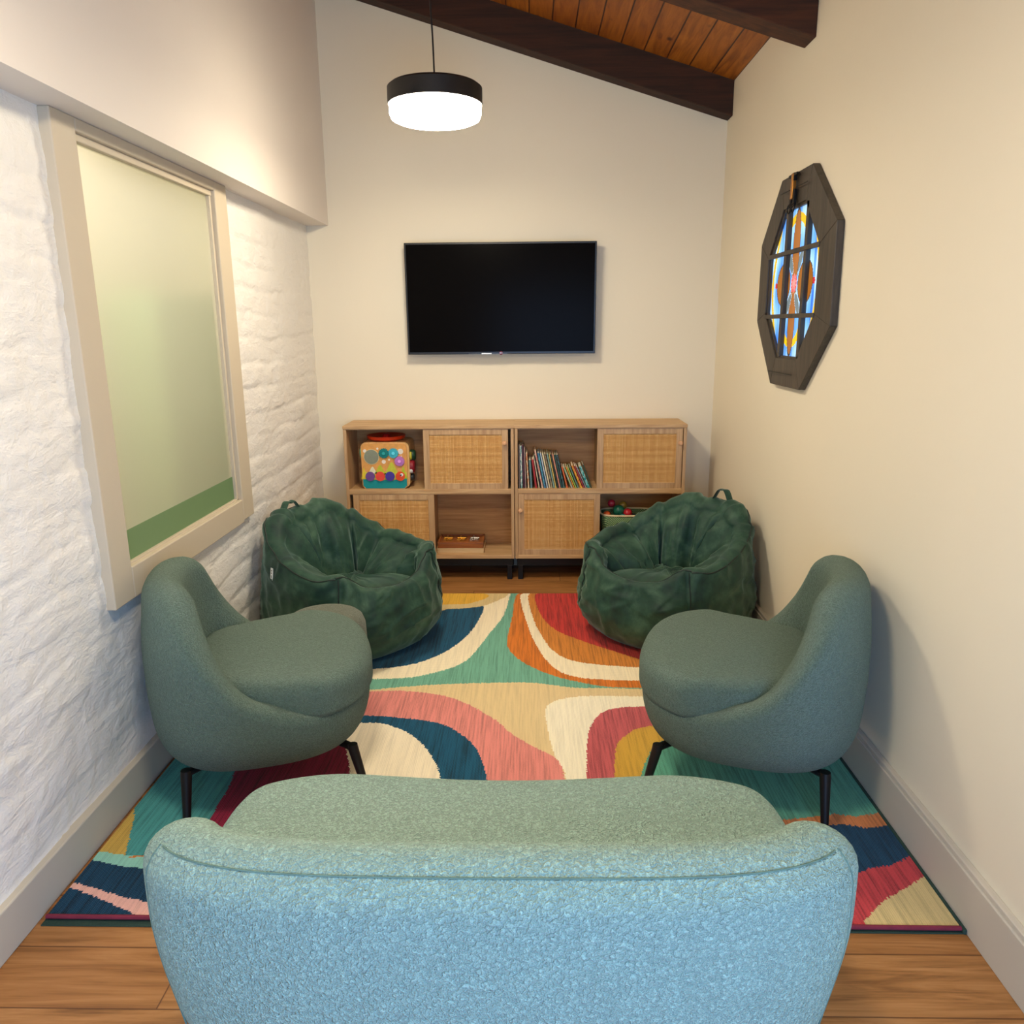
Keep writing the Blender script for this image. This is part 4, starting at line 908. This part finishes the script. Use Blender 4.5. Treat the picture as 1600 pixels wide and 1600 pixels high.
# ------------------------------------------------------------------ basket with toys
def make_basket():
    z = .1555; cx, cy = .60, 4.605; w, d, h = .165, .108, .235
    root = empty('woven_basket', (cx, cy, z), 'green woven basket with cream rim full of toys in the lower right compartment', 'basket')
    g = N('green_woven_paper'); tc = g.n('ShaderNodeTexCoord'); sep = g.n('ShaderNodeSeparateXYZ'); g.t.links.new(tc.outputs['Object'], sep.inputs[0])
    hx = g.math('SINE', g.math('MULTIPLY', g.math('ADD', sep.outputs[0], sep.outputs[1]), 560.)); hz = g.math('SINE', g.math('MULTIPLY', sep.outputs[2], 520.))
    k = g.math('MULTIPLY', hx, hz); col = g.ramp(g.math('ADD', g.math('MULTIPLY', k, .5), .5), [(.25, lin((40, 74, 54))), (.6, lin((96, 136, 92))), (.9, lin((176, 196, 140)))])
    g.bump(k, .5, .003); wm = g.done(col, .8)
    def ringp(t, s, zz):
        e = 3.6; c, q = math.cos(t), math.sin(t); return (w * s * math.copysign(abs(c) ** (2 / e), c), d * s * math.copysign(abs(q) ** (2 / e), q), zz)
    def prof(t):
        R = [(0, 0, .003)]
        for s, zz in ((.5, .003), (.84, .003), (.88, .01), (.92, .08), (.96, .16), (1, h), (.97, h), (.93, .16), (.88, .08), (.84, .012), (.5, .010), (0, .010)):
            R.append((0, 0, zz) if s == 0 else ringp(t, s, zz))
        return R
    loft_mesh('basket_wall', prof, [2 * PI * i / 72 for i in range(72)], wm, root)
    MB().tube([ringp(2 * PI * i / 72, .985, h) for i in range(72)], .0055, 8, closed=True).build('rim', plain('cream_cord', (222, 206, 168), .8), root, True)
    for s in (-1,):
        MB().tube(catmull([(s * w, -.05, h), (s * (w + .006), -.045, h + .03), (s * (w + .006), 0, h + .045), (s * (w + .006), .045, h + .03), (s * w, .05, h)], 5), .004, 6).build('handle', plain('cream_cord_handle', (200, 186, 150), .8), root, True)
    # toys
    def ball(name, x, y, zz, r, c, label, band=None, rough=.25):
        o = empty(name, (cx + x, cy + y, z + zz), label, 'toy', 'toys heaped in the green basket')
        prof = [(r * math.sin(a), -r * math.cos(a)) for a in np.linspace(0, PI, 25)]; prof[0] = (0, -r); prof[-1] = (0, r)
        MB().lathe(prof, 32).build('ball_shell', plain('toy_' + name + '_%d' % c[0], c, rough), o, True)
        MB().tube([((r + .0002) * math.cos(a), 0, (r + .0002) * math.sin(a)) for a in np.linspace(0, 2 * PI, 32, endpoint=False)], .0018, 6, closed=True).build('moulded_seam', plain('toyseam_%d' % c[0], band or tuple(int(v * .6) for v in c), .4), o, True)
    ball('toy_ball', -.058, -.052, h + .022, .034, (22, 96, 74), 'shiny green toy ball on top of the basket', rough=.12)
    ball('toy_ball', -.10, -.03, h + .062, .022, (150, 30, 56), 'small crimson toy ball at the top left of the basket heap')
    ball('toy_ball', -.006, -.062, h + .010, .026, (184, 34, 44), 'red toy ball just right of the shiny green ball')
    ball('toy_ball', -.128, -.05, h - .004, .022, (196, 84, 34), 'orange toy ball at the left rim of the basket')
    ball('toy_ball', -.03, -.01, h + .045, .024, (140, 116, 44), 'dull yellow toy ball behind the shiny green ball')
    ball('toy_ball', -.035, -.078, h - .012, .018, (30, 128, 122), 'teal toy ball low against the basket rim')
    for i, (x, y, zz) in enumerate(((-.09, .02, .17), (0, .02, .18), (.08, 0, .19), (.08, -.05, .17), (-.07, -.04, .15), (.02, -.04, .16), (.05, .05, .17), (-.03, .05, .17))): pass
    o = empty('toy_block_pile', (cx, cy, z + .012), 'dark building blocks filling the inside of the green basket', 'toy')
    rnd = random.Random(4); mb = MB()
    for i in range(46):
        x, y, zz = rnd.uniform(-.105, .105), rnd.uniform(-.06, .06), rnd.uniform(.015, .19); M = Matrix.Translation((x, y, zz)) @ Matrix.Rotation(rnd.uniform(0, 3), 4, 'Z') @ Matrix.Rotation(rnd.uniform(0, 1), 4, 'X')
        mb.box((-.018, -.018, -.012), (.018, .018, .012), .002, M)
    p = mb.build('loose_blocks', plain('navy_blocks', (30, 38, 56), .4), o); o['kind'] = 'stuff'
make_basket()

# ------------------------------------------------------------------ books
def make_books():
    pap = plain('book_pages', (232, 222, 196), .8)
    B = [  # bottom x, top x, top y (crop px), thickness, colour, second colour, label
        (80, 76, 190, 26, (120, 104, 98), None, 'thin grey-brown book at the far left end of the shelf row'),
        (125, 108, 212, 40, (104, 156, 150), (232, 232, 222), 'tall teal book with a white top, near the left end of the row'),
        (190, 160, 200, 32, (88, 44, 62), None, 'tall plum purple book near the left end of the row'),
        (222, 196, 250, 20, (190, 160, 150), None, 'thin pinkish book between the plum book and the cream book'),
        (277, 236, 350, 36, (224, 206, 172), (206, 120, 60), 'cream book with orange marks beside the short slate book'),
        (333, 300, 490, 46, (92, 126, 130), None, 'short slate blue book in front of the dark gap'),
        (425, 352, 480, 44, (164, 38, 40), None, 'bright dark red book in the left part of the row'),
        (480, 372, 440, 24, (222, 206, 172), None, 'thin cream book leaning right beside the red one'),
        (512, 392, 400, 20, (30, 34, 26), None, 'thin black book between the cream books'),
        (548, 400, 310, 40, (226, 196, 166), (206, 120, 110), 'tall cream book with pink marks beside the blue books'),
        (600, 462, 350, 42, (44, 104, 148), (90, 160, 170), 'blue spined book leaning left near the row\'s middle'),
        (646, 506, 356, 30, (186, 200, 210), None, 'pale grey-blue book right of the blue spine'),
        (690, 548, 366, 34, (232, 214, 170), None, 'pale yellow-cream book in the middle of the row'),
        (735, 590, 366, 36, (170, 158, 120), (120, 90, 70), 'mottled cream and brown picture book in the middle of the row'),
        (778, 636, 372, 32, (136, 170, 156), None, 'grey-green book in the middle of the row'),
        (812, 676, 388, 26, (212, 184, 96), None, 'yellow-tan book left of the pink spine'),
        (850, 705, 380, 28, (48, 60, 48), None, 'dark olive book left of the pink spine'),
        (890, 742, 386, 34, (212, 132, 126), (226, 160, 110), 'pink book leaning left, right of the middle'),
        (930, 785, 386, 34, (36, 76, 74), None, 'dark green patterned book beside the pink spine'),
        (972, 826, 390, 36, (74, 128, 126), (40, 44, 50), 'teal patterned book, last of the tall books'),
        (1035, 925, 626, 32, (214, 102, 48), None, 'orange book, first of the short books'),
        (1125, 960, 640, 40, (170, 158, 152), (140, 190, 120), 'short grey book with a green top'),
        (1168, 1006, 640, 30, (224, 148, 44), None, 'short orange-yellow book, left of the lime one'),
        (1205, 1042, 648, 28, (150, 186, 76), None, 'short lime green book'),
        (1250, 1082, 640, 28, (96, 142, 128), None, 'short grey-teal book between the lime and yellow ones'),
        (1312, 1118, 592, 42, (230, 180, 44), (206, 100, 40), 'short bright yellow book'),
        (1362, 1172, 610, 34, (150, 50, 60), None, 'short dark red topped book right of the yellow one'),
        (1395, 1206, 636, 24, (160, 164, 160), None, 'thin short grey book beside the turquoise one'),
        (1452, 1270, 606, 62, (0, 128, 120), (150, 200, 196), 'thick turquoise book lying slanted at the right end of the row'),
        (1505, 1335, 590, 26, (52, 74, 50), None, 'dark green book, last at the right end of the row'),
    ]
    s = .08125 * .003735; zb = .5618
    prev_lean = 0; prevH = 0; xr = -.0595   # running right edge at the foot
    for i, (xb, xt, yt, th, c, c2, lab) in enumerate(B):
        hh = (1055 - yt) * s; dx = (xb - xt) * s; ang = math.atan2(dx, hh); L = math.hypot(dx, hh) * .995; t = th * s * .94
        t *= .93; w = t / math.cos(ang)
        xw = -.085 + (805 + xb * .08125 - 804) * .003735 - .004 + w / 2
        gap = max(0., min(prevH, L * math.cos(ang)) * (math.tan(ang) - math.tan(prev_lean))) if ang > prev_lean else 0
        piv = max(xw, xr + gap + w + .0004)
        if ang < prev_lean: pass
        D = .19 if yt < 500 else .15
        # pivot: lower right corner touches the shelf when leaning left
        o = empty('book', (piv, 4.495 + .004 * ((i * 7) % 5), zb), lab, 'book', "children's books on the upper shelf"); o.rotation_euler = (0, -ang, 0)
        o.location.z = zb + .0002
        xr = piv; prev_lean = ang; prevH = L * math.cos(ang)
        cv = plain('book_cloth_%d' % i, c, .55, var=.2 if c2 else .08, scale=60 if c2 else 30)
        if c2:
            g = N('book_print_%d' % i); nz = g.noise(g.coord((30, 1, 14)), 3.0, 3, .6); col = g.ramp(nz, [(.46, lin(c)), (.56, lin(c2))]); cv = g.done(col, .5)
        k = .0012
        MB().box((-t, 0, 0), (-t + k, D, L), .0003).box((-k, 0, 0), (0, D, L), .0003).box((-t, 0, 0), (0, k, L), .0004).build('cover', cv, o)
        MB().box((-t + k, k, .002), (-k, D - .003, L - .003)).build('pages', pap, o)
make_books()
